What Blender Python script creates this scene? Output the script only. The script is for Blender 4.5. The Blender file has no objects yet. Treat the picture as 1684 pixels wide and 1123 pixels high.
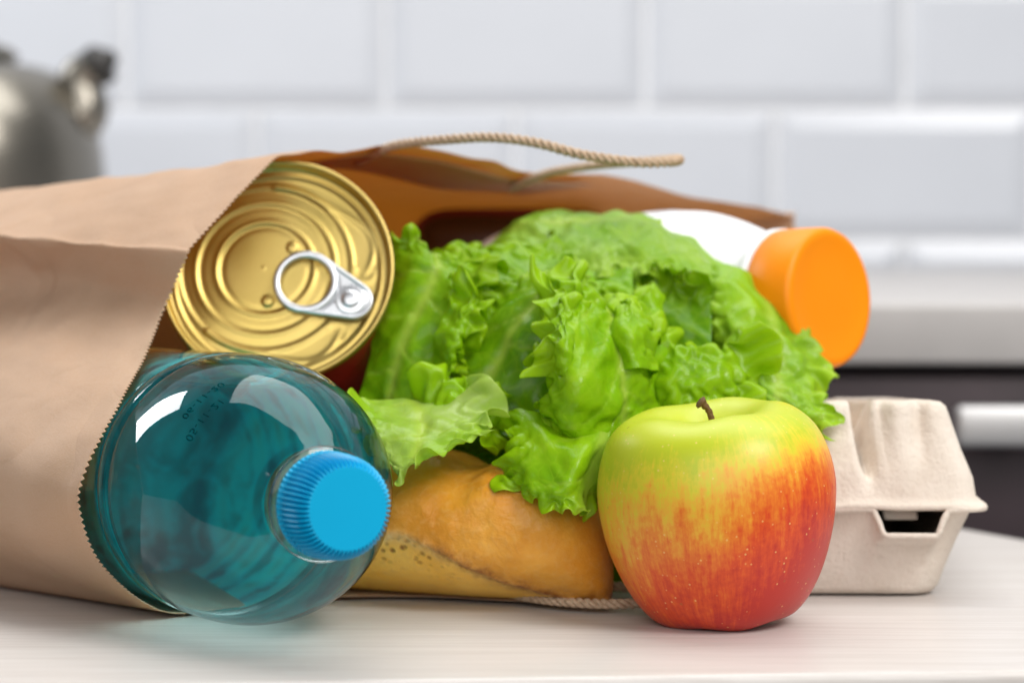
import bpy, bmesh, math, random
import numpy as np
from mathutils import Vector, Matrix, noise as mn

scene = bpy.context.scene
C = scene.collection
rad = math.radians

# ------------------------------------------------------------------ camera
F_PX = 3976.0                       # 85 mm lens, in photograph pixels (1684 wide)
CAM_H = 0.1383                      # camera height above the table top
PITCH = math.atan((561.5 - 330.0) / F_PX)
cam_d = bpy.data.cameras.new('camera')
cam_d.sensor_width = 36.0
cam_d.lens = 85.0
cam_d.clip_start = 0.02
cam_d.clip_end = 60.0
cam_d.dof.use_dof = True
cam_d.dof.focus_distance = 0.772
cam_d.dof.aperture_fstop = 7.0
cam_d.dof.aperture_blades = 9
cam = bpy.data.objects.new('camera', cam_d)
C.objects.link(cam)
cam.location = (0, 0, CAM_H)
cam.rotation_euler = (math.pi / 2 - PITCH, 0, 0)
scene.camera = cam

# ------------------------------------------------------------------ world and lamps
world = bpy.data.worlds.new('World')
scene.world = world
world.use_nodes = True
wbg = world.node_tree.nodes['Background']
wbg.inputs['Color'].default_value = (0.93, 0.96, 1.0, 1)
wbg.inputs['Strength'].default_value = 0.20


def area(name, loc, target, sx, sy, power, col=(1, 1, 1)):
    l = bpy.data.lights.new(name, 'AREA')
    l.shape = 'RECTANGLE'
    l.size = sx
    l.size_y = sy
    l.energy = power
    l.color = col
    o = bpy.data.objects.new(name, l)
    C.objects.link(o)
    o.location = loc
    o.rotation_euler = (Vector(target) - Vector(loc)).to_track_quat('-Z', 'Y').to_euler()
    return o


area('softbox_front', (-0.10, -1.0, 0.9), (0.0, 0.85, 0.05), 2.0, 1.1, 18.5, (1.0, 0.98, 0.95))
area('softbox_key', (0.85, 0.05, 1.15), (0.0, 0.85, 0.05), 0.6, 0.6, 17.0, (1.0, 0.97, 0.93))
area('softbox_left', (-0.95, 1.55, 0.58), (-0.10, 0.80, 0.06), 0.30, 0.55, 7.0, (0.98, 0.99, 1.0))
area('softbox_top', (0.20, 1.15, 1.35), (0.05, 0.86, 0.05), 1.6, 0.9, 18.0, (1.0, 0.99, 0.97))

vs = scene.view_settings
vs.view_transform = 'Standard'
vs.look = 'None'
vs.exposure = 0.0
vs.gamma = 1.0
scene.render.engine = 'CYCLES'
scene.cycles.use_denoising = True
scene.cycles.max_bounces = 14
scene.cycles.transmission_bounces = 12
scene.cycles.transparent_max_bounces = 16
scene.cycles.sample_clamp_indirect = 6.0


# ------------------------------------------------------------------ helpers
def U(px, py, Y):
    """point of the place at depth Y (m) seen at photograph pixel px, py"""
    a = (px - 842.0) / F_PX
    b = (561.5 - py) / F_PX
    cp, sp = math.cos(PITCH), math.sin(PITCH)
    d = Vector((a, cp + b * sp, -sp + b * cp))
    t = Y / d.y
    return Vector((0, 0, CAM_H)) + d * t


def G(px, py, z=0.0):
    a = (px - 842.0) / F_PX
    b = (561.5 - py) / F_PX
    cp, sp = math.cos(PITCH), math.sin(PITCH)
    d = Vector((a, cp + b * sp, -sp + b * cp))
    t = (z - CAM_H) / d.z
    return Vector((0, 0, CAM_H)) + d * t


def obj(name, verts, faces, m=None, parent=None, smooth=True, angle=None):
    me = bpy.data.meshes.new(name)
    me.from_pydata([tuple(map(float, v)) for v in verts], [], faces)
    me.validate(clean_customdata=False)
    if smooth:
        me.polygons.foreach_set('use_smooth', [True] * len(me.polygons))
        if angle:
            me.set_sharp_from_angle(angle=rad(angle))
    me.update()
    o = bpy.data.objects.new(name, me)
    C.objects.link(o)
    if m:
        me.materials.append(m)
    if parent:
        o.parent = parent
    return o


def from_bm(name, bm, m=None, parent=None, smooth=True, angle=40):
    me = bpy.data.meshes.new(name)
    bm.normal_update()
    bm.to_mesh(me)
    bm.free()
    if smooth:
        me.polygons.foreach_set('use_smooth', [True] * len(me.polygons))
        me.set_sharp_from_angle(angle=rad(angle))
    o = bpy.data.objects.new(name, me)
    C.objects.link(o)
    if m:
        me.materials.append(m)
    if parent:
        o.parent = parent
    return o


def grid_faces(nr, nc, wrap_c=False, wrap_r=False, off=0):
    f = []
    for i in range(nr if wrap_r else nr - 1):
        i2 = (i + 1) % nr
        for j in range(nc if wrap_c else nc - 1):
            j2 = (j + 1) % nc
            f.append((off + i * nc + j, off + i * nc + j2, off + i2 * nc + j2, off + i2 * nc + j))
    return f


def attr(o, name, data, kind='FLOAT'):
    a = o.data.attributes.new(name, kind, 'POINT')
    data = np.asarray(data, dtype=np.float32).ravel()
    a.data.foreach_set('vector' if kind == 'FLOAT_VECTOR' else 'value', data)


def thing(name, label, cat, loc=(0, 0, 0), rot=None, group=None):
    o = bpy.data.objects.new(name, None)
    C.objects.link(o)
    o.empty_display_size = 0.02
    if rot is not None:
        o.matrix_world = Matrix.Translation(Vector(loc)) @ rot.to_4x4()
    else:
        o.location = loc
    o['label'] = label
    o['category'] = cat
    if group:
        o['group'] = group
    return o


def mod_subsurf(o, n=1):
    s = o.modifiers.new('subdivision', 'SUBSURF')
    s.levels = n
    s.render_levels = n


def mod_solid(o, t, off=0.0):
    s = o.modifiers.new('thickness', 'SOLIDIFY')
    s.thickness = t
    s.offset = off


def catmull(pts, n, closed=False, params=None):
    """points on a Catmull-Rom curve through pts (k x d); n samples, or at params in control units"""
    P = np.asarray([list(p) for p in pts], float)
    k = len(P)
    if params is None:
        params = np.linspace(0, k if closed else k - 1, n, endpoint=not closed)
    params = np.asarray(params, float)
    i = np.floor(params).astype(int)
    if closed:
        t = params - i
        idx = [(i + o) % k for o in (-1, 0, 1, 2)]
        p0, p1, p2, p3 = (P[q] for q in idx)
    else:
        i = np.clip(i, 0, k - 2)
        t = params - i
        Q = np.vstack([2 * P[0] - P[1], P, 2 * P[-1] - P[-2]])
        p0, p1, p2, p3 = Q[i], Q[i + 1], Q[i + 2], Q[i + 3]
    t = t[:, None]
    return 0.5 * (2 * p1 + (p2 - p0) * t + (2 * p0 - 5 * p1 + 4 * p2 - p3) * t * t + (3 * p1 - p0 - 3 * p2 + p3) * t ** 3)


def lathe(name, prof, n, m, parent, mod=None, cap=True, angle=None, sub=None):
    """prof: list of (radius, z) ; revolved about local z"""
    if sub:
        prof = catmull(prof, sub)
    v, f = [], []
    for (r, z) in prof:
        r = max(r, 0.0)
        for j in range(n):
            a = 2 * math.pi * j / n
            rr, zz = (mod(r, z, a) if mod else (r, z))
            v.append((rr * math.cos(a), rr * math.sin(a), zz))
    f = grid_faces(len(prof), n, wrap_c=True)
    if cap:
        f.append(tuple(range(n - 1, -1, -1)))
        k = (len(prof) - 1) * n
        f.append(tuple(range(k, k + n)))
    return obj(name, v, f, m, parent, True, angle)


def box_bm(cx, cy, cz, sx, sy, sz, bev=0.0, seg=2):
    bm = bmesh.new()
    bmesh.ops.create_cube(bm, size=1.0, matrix=Matrix.Translation((cx, cy, cz)) @ Matrix.Diagonal((sx, sy, sz, 1)))
    if bev:
        bmesh.ops.bevel(bm, geom=bm.edges[:], offset=bev, segments=seg, profile=0.5, affect='EDGES')
    return bm


def tube(name, path, r, m, parent, n=10, strands=0, pitch=0.008, closed=False):
    """a tube along path (k x 3); strands > 0 makes a twisted cord of that many strands"""
    P = np.asarray(path, float)
    T = np.gradient(P, axis=0)
    T /= np.linalg.norm(T, axis=1)[:, None]
    N = np.zeros_like(P)
    up = np.array([0, 0, 1.0])
    if abs(T[0] @ up) > 0.9:
        up = np.array([1.0, 0, 0])
    nv = up - T[0] * (up @ T[0])
    for i in range(len(P)):
        nv = nv - T[i] * (nv @ T[i])
        nv /= np.linalg.norm(nv)
        N[i] = nv
    B = np.cross(T, N)
    s = np.concatenate([[0], np.cumsum(np.linalg.norm(np.diff(P, axis=0), axis=1))])
    v, f = [], []
    for q in range(max(1, strands)):
        if strands:
            ph = 2 * math.pi * (s / pitch + q / strands)
            wob = 1 + 0.12 * np.sin(s * 900 + q * 2)
            cen = P + (N * np.cos(ph)[:, None] + B * np.sin(ph)[:, None]) * (r * 0.48 * wob)[:, None]
            rr = r * 0.60
        else:
            cen, rr = P, r
        off = len(v)
        for i in range(len(P)):
            for j in range(n):
                a = 2 * math.pi * j / n
                v.append(cen[i] + rr * (N[i] * math.cos(a) + B[i] * math.sin(a)))
        f += grid_faces(len(P), n, wrap_c=True, off=off)
        f.append(tuple(off + j for j in range(n - 1, -1, -1)))
        k = off + (len(P) - 1) * n
        f.append(tuple(k + j for j in range(n)))
    return obj(name, v, f, m, parent)


def fbm(p, sc, octv=3):
    return mn.fractal(Vector(p) * sc, 1.0, 2.0, octv)


def sstep(a, b, x):
    t = np.clip((x - a) / (b - a), 0, 1)
    return t * t * (3 - 2 * t)


# ------------------------------------------------------------------ material helpers
class M:
    def __init__(self, name, col=(0.8, 0.8, 0.8), rough=0.5, **kw):
        self.m = bpy.data.materials.new(name)
        self.m.use_nodes = True
        self.nt = self.m.node_tree
        self.b = self.nt.nodes['Principled BSDF']
        self.out = self.nt.nodes['Material Output']
        self.b.inputs['Base Color'].default_value = (*col, 1)
        self.b.inputs['Roughness'].default_value = rough
        for k, v in kw.items():
            self.b.inputs[k].default_value = v

    def n(self, kind, **kw):
        nd = self.nt.nodes.new(kind)
        for k, v in kw.items():
            if k in nd.inputs:
                nd.inputs[k].default_value = v
            else:
                setattr(nd, k, v)
        return nd

    def l(self, a, b):
        self.nt.links.new(a, b)

    def coord(self, which='Object', scale=(1, 1, 1)):
        t = self.n('ShaderNodeTexCoord')
        mp = self.n('ShaderNodeMapping')
        mp.inputs['Scale'].default_value = scale
        self.l(t.outputs[which], mp.inputs['Vector'])
        return mp.outputs['Vector']

    def at(self, name, vec=False):
        a = self.n('ShaderNodeAttribute', attribute_name=name)
        return a.outputs['Vector' if vec else 'Fac']

    def noise(self, vec, scale, detail=3, rough=0.55, dist=0.0):
        nz = self.n('ShaderNodeTexNoise')
        nz.inputs['Scale'].default_value = scale
        nz.inputs['Detail'].default_value = detail
        nz.inputs['Roughness'].default_value = rough
        nz.inputs['Distortion'].default_value = dist
        if vec is not None:
            self.l(vec, nz.inputs['Vector'])
        return nz.outputs['Fac']

    def ramp(self, fac, stops, interp='LINEAR'):
        r = self.n('ShaderNodeValToRGB')
        r.color_ramp.interpolation = interp
        e = r.color_ramp.elements
        while len(e) > 1:
            e.remove(e[-1])
        e[0].position = stops[0][0]
        e[0].color = self._c(stops[0][1])
        for p, c in stops[1:]:
            x = e.new(p)
            x.color = self._c(c)
        self.l(fac, r.inputs['Fac'])
        return r.outputs['Color']

    @staticmethod
    def _c(c):
        if isinstance(c, (int, float)):
            return (c, c, c, 1)
        return (*c, 1)

    def mix(self, fac, a, b, mode='MIX'):
        x = self.n('ShaderNodeMix', data_type='RGBA', blend_type=mode)
        for sock, val in ((x.inputs[0], fac), (x.inputs[6], a), (x.inputs[7], b)):
            if isinstance(val, (int, float)):
                sock.default_value = val
            elif isinstance(val, tuple):
                sock.default_value = (*val, 1) if len(val) == 3 else val
            else:
                self.l(val, sock)
        return x.outputs[2]

    def math(self, op, a, b=0.0, clamp=False):
        x = self.n('ShaderNodeMath', operation=op, use_clamp=clamp)
        for i, val in enumerate((a, b)):
            if isinstance(val, (int, float)):
                x.inputs[i].default_value = val
            else:
                self.l(val, x.inputs[i])
        return x.outputs[0]

    def color(self, s):
        self.l(s, self.b.inputs['Base Color'])

    def bump(self, h, dist=0.001, strength=1.0, prev=None):
        b = self.n('ShaderNodeBump')
        b.inputs['Distance'].default_value = dist
        b.inputs['Strength'].default_value = strength
        self.l(h, b.inputs['Height'])
        if prev is not None:
            self.l(prev, b.inputs['Normal'])
        self.l(b.outputs['Normal'], self.b.inputs['Normal'])
        return b.outputs['Normal']

    def translucent(self, fac, col):
        t = self.n('ShaderNodeBsdfTranslucent')
        if isinstance(col, tuple):
            t.inputs['Color'].default_value = (*col, 1)
        else:
            self.l(col, t.inputs['Color'])
        mx = self.n('ShaderNodeMixShader')
        mx.inputs['Fac'].default_value = fac
        self.l(self.b.outputs[0], mx.inputs[1])
        self.l(t.outputs[0], mx.inputs[2])
        self.l(mx.outputs[0], self.out.inputs['Surface'])
        if self.b.inputs['Normal'].is_linked:
            self.l(self.b.inputs['Normal'].links[0].from_socket, t.inputs['Normal'])


# ------------------------------------------------------------------ materials
def mat_table():
    k = M('pale_wood_laminate', (0.72, 0.69, 0.66), 0.33)
    v = k.coord('Object', (1.2, 22, 22))
    n1 = k.noise(v, 6, 5, 0.6, 0.6)
    v2 = k.coord('Object', (6, 160, 160))
    n2 = k.noise(v2, 4, 3, 0.6)
    n3 = k.noise(k.coord('Object'), 5, 2)
    c = k.ramp(n1, [(0.28, (0.50, 0.455, 0.42)), (0.55, (0.61, 0.57, 0.54)), (0.8, (0.67, 0.64, 0.62))])
    c = k.mix(0.35, c, k.ramp(n2, [(0.3, (0.46, 0.42, 0.39)), (0.7, (0.68, 0.655, 0.635))]))
    c = k.mix(k.math('MULTIPLY', n3, 0.25), c, (0.70, 0.685, 0.68))
    k.color(c)
    k.l(k.ramp(n1, [(0.2, 0.42), (0.8, 0.30)]), k.b.inputs['Roughness'])
    k.bump(n2, 0.0002, 0.25)
    return k.m


def mat_paper():
    k = M('brown_kraft_paper', (0.55, 0.39, 0.29), 0.72)
    k.b.inputs['Specular IOR Level'].default_value = 0.25
    v = k.coord('Object')
    fib = k.noise(k.coord('Object', (1, 1, 3)), 900, 4, 0.7)
    fl = k.noise(k.coord('Object', (1, 1, 6)), 190, 3, 0.65)
    blot = k.noise(v, 22, 3)
    c = k.ramp(blot, [(0.3, (0.60, 0.425, 0.29)), (0.7, (0.665, 0.49, 0.35))])
    c = k.mix(k.ramp(fib, [(0.42, 0.0), (0.75, 0.45)]), c, (0.73, 0.59, 0.47))
    c = k.mix(k.ramp(fl, [(0.55, 0.0), (0.8, 0.3)]), c, (0.50, 0.34, 0.24))
    k.color(c)
    h = k.math('ADD', k.math('MULTIPLY', fib, 0.35), k.math('MULTIPLY', k.noise(v, 60, 4, 0.6), 0.9))
    nb1 = k.bump(h, 0.0012, 0.35)
    rid = k.math('ABSOLUTE', k.math('SUBTRACT', k.noise(v, 17, 2, 0.5, 0.4), 0.5))
    rid = k.math('MINIMUM', k.math('MULTIPLY', rid, 9.0), 1.0)
    k.bump(rid, 0.0018, 0.35, nb1)
    k.translucent(0.32, (0.92, 0.55, 0.16))
    return k.m


def mat_rope():
    k = M('twisted_paper_cord', (0.50, 0.36, 0.25), 0.8)
    v = k.coord('Object')
    n1 = k.noise(v, 700, 3)
    k.color(k.ramp(n1, [(0.3, (0.36, 0.24, 0.15)), (0.7, (0.62, 0.47, 0.33))]))
    k.bump(n1, 0.0006, 0.5)
    return k.m


def mat_leaf():
    k = M('lettuce_leaf', (0.2, 0.42, 0.02), 0.27)
    k.b.inputs['Specular IOR Level'].default_value = 0.36
    rest = k.at('rest', True)
    edge = k.at('edge')
    vein = k.at('vein')
    pale = k.at('pale')
    n1 = k.noise(rest, 55, 4, 0.6)
    n2 = k.noise(rest, 260, 3, 0.6)
    c = k.ramp(n1, [(0.3, (0.17, 0.41, 0.003)), (0.5, (0.27, 0.55, 0.004)), (0.72, (0.41, 0.68, 0.008))])
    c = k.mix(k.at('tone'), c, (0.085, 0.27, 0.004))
    c = k.mix(k.math('MULTIPLY', edge, 0.55), c, (0.52, 0.74, 0.010))
    c = k.mix(k.math('MULTIPLY', pale, 0.9, True), c, (0.52, 0.66, 0.20))
    c = k.mix(k.math('MULTIPLY', vein, 0.75, True), c, (0.56, 0.72, 0.10))
    vo = k.n('ShaderNodeTexVoronoi', feature='SMOOTH_F1')
    vo.inputs['Scale'].default_value = 135
    vo.inputs['Smoothness'].default_value = 0.8
    k.l(rest, vo.inputs['Vector'])
    vo2 = k.n('ShaderNodeTexVoronoi', feature='DISTANCE_TO_EDGE')
    vo2.inputs['Scale'].default_value = 240
    k.l(rest, vo2.inputs['Vector'])
    net = k.ramp(vo2.outputs['Distance'], [(0.0, 0.34), (0.05, 0.12), (0.12, 0.0)])
    k.color(k.mix(net, c, (0.44, 0.68, 0.02)))
    h = k.math('ADD', k.math('MULTIPLY', vo.outputs['Distance'], -0.9), k.math('MULTIPLY', k.math('MINIMUM', vo2.outputs['Distance'], 0.12), 1.0))
    h = k.math('ADD', h, k.math('MULTIPLY', n2, 0.3))
    h = k.math('SUBTRACT', h, k.math('MULTIPLY', vein, 0.9))
    k.bump(h, 0.0006, 0.5)
    tc = k.mix(k.math('MULTIPLY', pale, 0.7, True), (0.52, 0.74, 0.012), (0.74, 0.84, 0.22))
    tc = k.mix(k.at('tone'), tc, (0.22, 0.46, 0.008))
    k.translucent(0.45, tc)
    return k.m


def mat_apple():
    k = M('apple_skin', (0.6, 0.5, 0.05), 0.40)
    k.b.inputs['Specular IOR Level'].default_value = 0.5
    k.b.inputs['Subsurface Weight'].default_value = 0.12
    k.b.inputs['Subsurface Radius'].default_value = (0.006, 0.003, 0.001)
    k.b.inputs['Subsurface Scale'].default_value = 1.0
    st = k.at('streak', True)
    bl = k.at('blush')
    s1 = k.noise(st, 6.0, 4, 0.65)
    s2 = k.noise(st, 22.0, 3, 0.7)
    n3 = k.noise(k.coord('Object'), 60, 4, 0.6)
    nf = k.noise(k.coord('Object'), 420, 2, 0.6)
    f = k.math('ADD', bl, k.math('MULTIPLY', k.math('SUBTRACT', s1, 0.5), 0.60))
    f = k.math('ADD', f, k.math('MULTIPLY', k.math('SUBTRACT', s2, 0.5), 0.40))
    f = k.math('ADD', f, k.math('MULTIPLY', k.math('SUBTRACT', n3, 0.5), 0.25))
    f = k.math('ADD', f, k.math('MULTIPLY', k.math('SUBTRACT', nf, 0.5), 0.30))
    c = k.ramp(f, [(0.06, (0.47, 0.54, 0.016)), (0.26, (0.68, 0.58, 0.030)), (0.42, (0.80, 0.42, 0.035)),
                   (0.58, (0.78, 0.22, 0.018)), (0.78, (0.68, 0.075, 0.010)), (1.0, (0.50, 0.022, 0.010))])
    # lenticels: tiny pale dots
    vo = k.n('ShaderNodeTexVoronoi', feature='F1')
    vo.inputs['Scale'].default_value = 400
    k.l(k.coord('Object'), vo.inputs['Vector'])
    dot = k.ramp(vo.outputs['Distance'], [(0.0, 1.0), (0.10, 0.8), (0.17, 0.0)])
    sel = k.ramp(k.noise(k.coord('Object'), 130, 2), [(0.44, 0.0), (0.56, 0.9)])
    c = k.mix(k.math('MULTIPLY', k.math('MULTIPLY', dot, sel), 0.75), c, (0.85, 0.62, 0.22))
    vo2 = k.n('ShaderNodeTexVoronoi', feature='F1')
    vo2.inputs['Scale'].default_value = 120
    k.l(k.coord('Object'), vo2.inputs['Vector'])
    dk = k.ramp(vo2.outputs['Distance'], [(0.0, 1.0), (0.055, 0.7), (0.085, 0.0)])
    sel2 = k.ramp(k.noise(k.coord('Object'), 60, 2), [(0.54, 0.0), (0.6, 1.0)])
    c = k.mix(k.math('MULTIPLY', k.math('MULTIPLY', dk, sel2), 0.6), c, (0.22, 0.16, 0.03))
    c = k.mix(k.at('russet'), c, (0.42, 0.34, 0.06))
    k.color(c)
    k.bump(k.noise(k.coord('Object'), 240, 3), 0.0004, 0.18)
    return k.m


def mat_bread():
    k = M('bread_crust', (0.55, 0.28, 0.07), 0.5)
    k.b.inputs['Specular IOR Level'].default_value = 0.35
    v = k.coord('Object')
    low = k.at('low')
    seam = k.at('seam')
    n1 = k.noise(v, 38, 4, 0.6)
    n2 = k.noise(v, 420, 3, 0.65)
    top = k.ramp(n1, [(0.28, (0.56, 0.20, 0.014)), (0.5, (0.70, 0.295, 0.028)), (0.75, (0.80, 0.40, 0.060))])
    bot = k.ramp(n1, [(0.3, (0.95, 0.50, 0.06)), (0.7, (0.98, 0.62, 0.13))])
    blot = k.ramp(k.noise(v, 95, 5, 0.7), [(0.52, 0.0), (0.78, 0.45)])
    top = k.mix(blot, top, (0.47, 0.15, 0.012))
    c = k.mix(low, top, bot)
    c = k.mix(k.ramp(n2, [(0.48, 0.0), (0.8, 0.32)]), c, (0.75, 0.47, 0.17))
    sm = k.math('MULTIPLY', seam, k.ramp(k.noise(v, 300, 4, 0.7), [(0.35, 0.2), (0.6, 1.0)]))
    c = k.mix(k.math('MULTIPLY', sm, 0.9), c, (0.93, 0.72, 0.36))
    vo = k.n('ShaderNodeTexVoronoi', feature='F1')
    vo.inputs['Scale'].default_value = 330
    k.l(v, vo.inputs['Vector'])
    pit = k.math('MULTIPLY', k.ramp(vo.outputs['Distance'], [(0.15, 1.0), (0.42, 0.0)]), k.at('pits'))
    c = k.mix(k.math('MULTIPLY', pit, 0.9), c, (0.26, 0.10, 0.02))
    c = k.mix(k.math('MULTIPLY', k.at('burn'), k.ramp(k.noise(v, 220, 4, 0.7), [(0.35, 0.15), (0.62, 1.0)])), c, (0.27, 0.085, 0.012))
    k.color(c)
    h = k.math('ADD', k.math('MULTIPLY', n2, 0.5), k.math('MULTIPLY', k.noise(v, 90, 4, 0.6), 1.0))
    h = k.math('ADD', h, k.math('MULTIPLY', sm, 0.8))
    h = k.math('SUBTRACT', h, k.math('MULTIPLY', pit, 1.0))
    k.bump(h, 0.0011, 0.6)
    k.l(k.ramp(low, [(0.0, 0.36), (1.0, 0.55)]), k.b.inputs['Roughness'])
    return k.m


def mat_pulp():
    k = M('moulded_pulp', (0.62, 0.55, 0.48), 0.85)
    k.b.inputs['Specular IOR Level'].default_value = 0.2
    v = k.coord('Object')
    n1 = k.noise(v, 45, 4, 0.6)
    n2 = k.noise(v, 600, 3, 0.7)
    c = k.ramp(n1, [(0.3, (0.66, 0.575, 0.49)), (0.7, (0.74, 0.665, 0.585))])
    c = k.mix(k.ramp(n2, [(0.58, 0.0), (0.78, 0.4)]), c, (0.45, 0.36, 0.27))
    k.color(c)
    k.bump(k.math('ADD', k.math('MULTIPLY', n2, 0.5), k.noise(v, 170, 4, 0.65)), 0.0016, 0.5)
    return k.m


def mat_gold():
    k = M('gold_lacquered_tin', (0.72, 0.52, 0.16), 0.34, Metallic=1.0)
    v = k.coord('Object')
    n1 = k.noise(v, 900, 2)
    k.color(k.ramp(k.noise(v, 30, 2), [(0.3, (0.55, 0.41, 0.115)), (0.7, (0.64, 0.48, 0.16))]))
    k.l(k.ramp(k.noise(v, 60, 4), [(0.3, 0.36), (0.7, 0.44)]), k.b.inputs['Roughness'])
    k.bump(n1, 0.0001, 0.25)
    return k.m


def mat_tile():
    k = M('glazed_white_tile', (0.58, 0.60, 0.64), 0.25)
    n1 = k.noise(k.coord('Object'), 9, 2)
    k.color(k.ramp(n1, [(0.3, (0.555, 0.58, 0.63)), (0.7, (0.585, 0.61, 0.66))]))
    k.bump(n1, 0.002, 0.1)
    return k.m


def mat_plain(name, col, rough, var=0.08, bump=0.0, bs=200, **kw):
    k = M(name, col, rough, **kw)
    v = k.coord('Object')
    n1 = k.noise(v, 30, 3)
    k.color(k.ramp(n1, [(0.25, tuple(max(0, c * (1 - var)) for c in col)), (0.75, tuple(min(1, c * (1 + var)) for c in col))]))
    if bump:
        k.bump(k.noise(v, bs, 3), bump, 0.4)
    return k.m


def mat_pet():
    """thin clear plastic wall: a see-through film with a glossy skin"""
    k = M('clear_plastic_film', (1, 1, 1), 0.03)
    nt = k.nt
    tr = k.n('ShaderNodeBsdfTransparent')
    tr.inputs['Color'].default_value = (0.975, 0.99, 0.99, 1)
    gl = k.n('ShaderNodeBsdfGlossy')
    gl.inputs['Roughness'].default_value = 0.035
    fr = k.n('ShaderNodeFresnel')
    fr.inputs['IOR'].default_value = 1.45
    bp = k.n('ShaderNodeBump')
    bp.inputs['Distance'].default_value = 0.0006
    bp.inputs['Strength'].default_value = 0.15
    k.l(k.noise(k.coord('Object'), 40, 2), bp.inputs['Height'])
    k.l(bp.outputs[0], gl.inputs['Normal'])
    mx = k.n('ShaderNodeMixShader')
    k.l(k.math('MULTIPLY', fr.outputs[0], 1.0, True), mx.inputs[0])
    k.l(tr.outputs[0], mx.inputs[1])
    k.l(gl.outputs[0], mx.inputs[2])
    k.l(mx.outputs[0], k.out.inputs['Surface'])
    nt.nodes.remove(k.b)
    return k.m


def mat_water():
    k = M('teal_tinted_water', (1, 1, 1), 0.0)
    rf = k.n('ShaderNodeBsdfGlass')
    rf.inputs['IOR'].default_value = 1.33
    rf.inputs['Roughness'].default_value = 0.0
    rf.inputs['Color'].default_value = (0.97, 1.0, 1.0, 1)
    va = k.n('ShaderNodeVolumeAbsorption')
    va.inputs['Color'].default_value = (0.0, 0.98, 0.99, 1)
    va.inputs['Density'].default_value = 4.0
    tr = k.n('ShaderNodeBsdfTransparent')
    mx = k.n('ShaderNodeMixShader')
    mx.inputs[0].default_value = 0.52
    k.l(rf.outputs[0], mx.inputs[1])
    k.l(tr.outputs[0], mx.inputs[2])
    k.l(mx.outputs[0], k.out.inputs['Surface'])
    k.l(va.outputs[0], k.out.inputs['Volume'])
    k.nt.nodes.remove(k.b)
    return k.m


def mat_label_swirls():
    k = M('blue_label_painted_swirls', (0.02, 0.8, 0.88), 0.4)
    n1 = k.noise(k.coord('Object', (1, 1, 0.5)), 44, 3, 0.55, 2.0)
    wv_ = k.n('ShaderNodeTexWave', wave_type='BANDS', bands_direction='Z', Scale=13.0, Distortion=1.6, Detail=2.0)
    wv_.inputs['Detail Scale'].default_value = 8.0
    k.l(k.coord('Object'), wv_.inputs['Vector'])
    n1 = k.math('ADD', k.math('MULTIPLY', n1, 0.55), k.math('MULTIPLY', k.math('SUBTRACT', 1.0, wv_.outputs['Fac']), 0.36))
    k.color(k.ramp(n1, [(0.24, (0.0, 0.24, 0.32)), (0.35, (0.01, 0.82, 0.93)), (0.56, (0.03, 0.95, 0.98)), (0.76, (0.08, 0.50, 0.48))]))  # light and dark bands paint refraction swirls into the label colour
    k.translucent(0.08, (0.05, 0.9, 0.95))
    return k.m


MT = dict(table=mat_table(), paper=mat_paper(), rope=mat_rope(), leaf=mat_leaf(), apple=mat_apple(), bread=mat_bread(),
          pulp=mat_pulp(), gold=mat_gold(), tile=mat_tile(), pet=mat_pet(), water=mat_water(),
          grout=mat_plain('pale_grout', (0.80, 0.81, 0.83), 0.8),  # extra white stands in for light caught on the tile bevels
          tab=mat_plain('brushed_aluminium', (0.70, 0.72, 0.75), 0.36, 0.04, Metallic=1.0),
          red=mat_plain('red_can_label', (0.42, 0.018, 0.010), 0.4, 0.25),
          blue=mat_plain('blue_plastic', (0.0, 0.40, 0.70), 0.42, 0.03, **{'Specular IOR Level': 0.3}),
          label_swirls=mat_label_swirls(),
          ink=mat_plain('dark_date_ink', (0.0, 0.035, 0.042), 0.9, **{'Specular IOR Level': 0.0}),
          white=mat_plain('white_plastic', (0.82, 0.83, 0.85), 0.33, 0.02),
          orange=mat_plain('orange_plastic', (0.93, 0.27, 0.0), 0.45, 0.02, 0.0002, 500, **{'Specular IOR Level': 0.3}),
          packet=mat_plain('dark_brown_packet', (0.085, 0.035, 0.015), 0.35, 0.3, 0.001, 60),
          packet_red=mat_plain('dark_red_piping', (0.20, 0.012, 0.008), 0.4),
          steel=mat_plain('polished_steel', (0.27, 0.25, 0.215), 0.3, 0.05, Metallic=1.0),
          black=mat_plain('black_plastic', (0.02, 0.018, 0.016), 0.4),
          counter=mat_plain('pale_worktop', (0.46, 0.44, 0.43), 0.42, 0.05),
          counter_edge=mat_plain('worktop_edge', (0.66, 0.66, 0.66), 0.4, 0.03),
          cabinet=mat_plain('dark_aubergine_cabinet', (0.045, 0.028, 0.034), 0.5, 0.2),
          handle=mat_plain('satin_metal_handle', (0.66, 0.65, 0.65), 0.35, 0.03, Metallic=0.6),
          stem=mat_plain('apple_stem', (0.13, 0.065, 0.02), 0.75, 0.5, 0.001, 900),
          )

# ================================================================== SETTING
# ---- table top
fa, fb = G(500, 1121), G(1684, 1101)
fdir = (fb - fa).normalized()
ra, rb = G(1606, 871), G(1684, 885)
rdir = (rb - ra).normalized()
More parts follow.
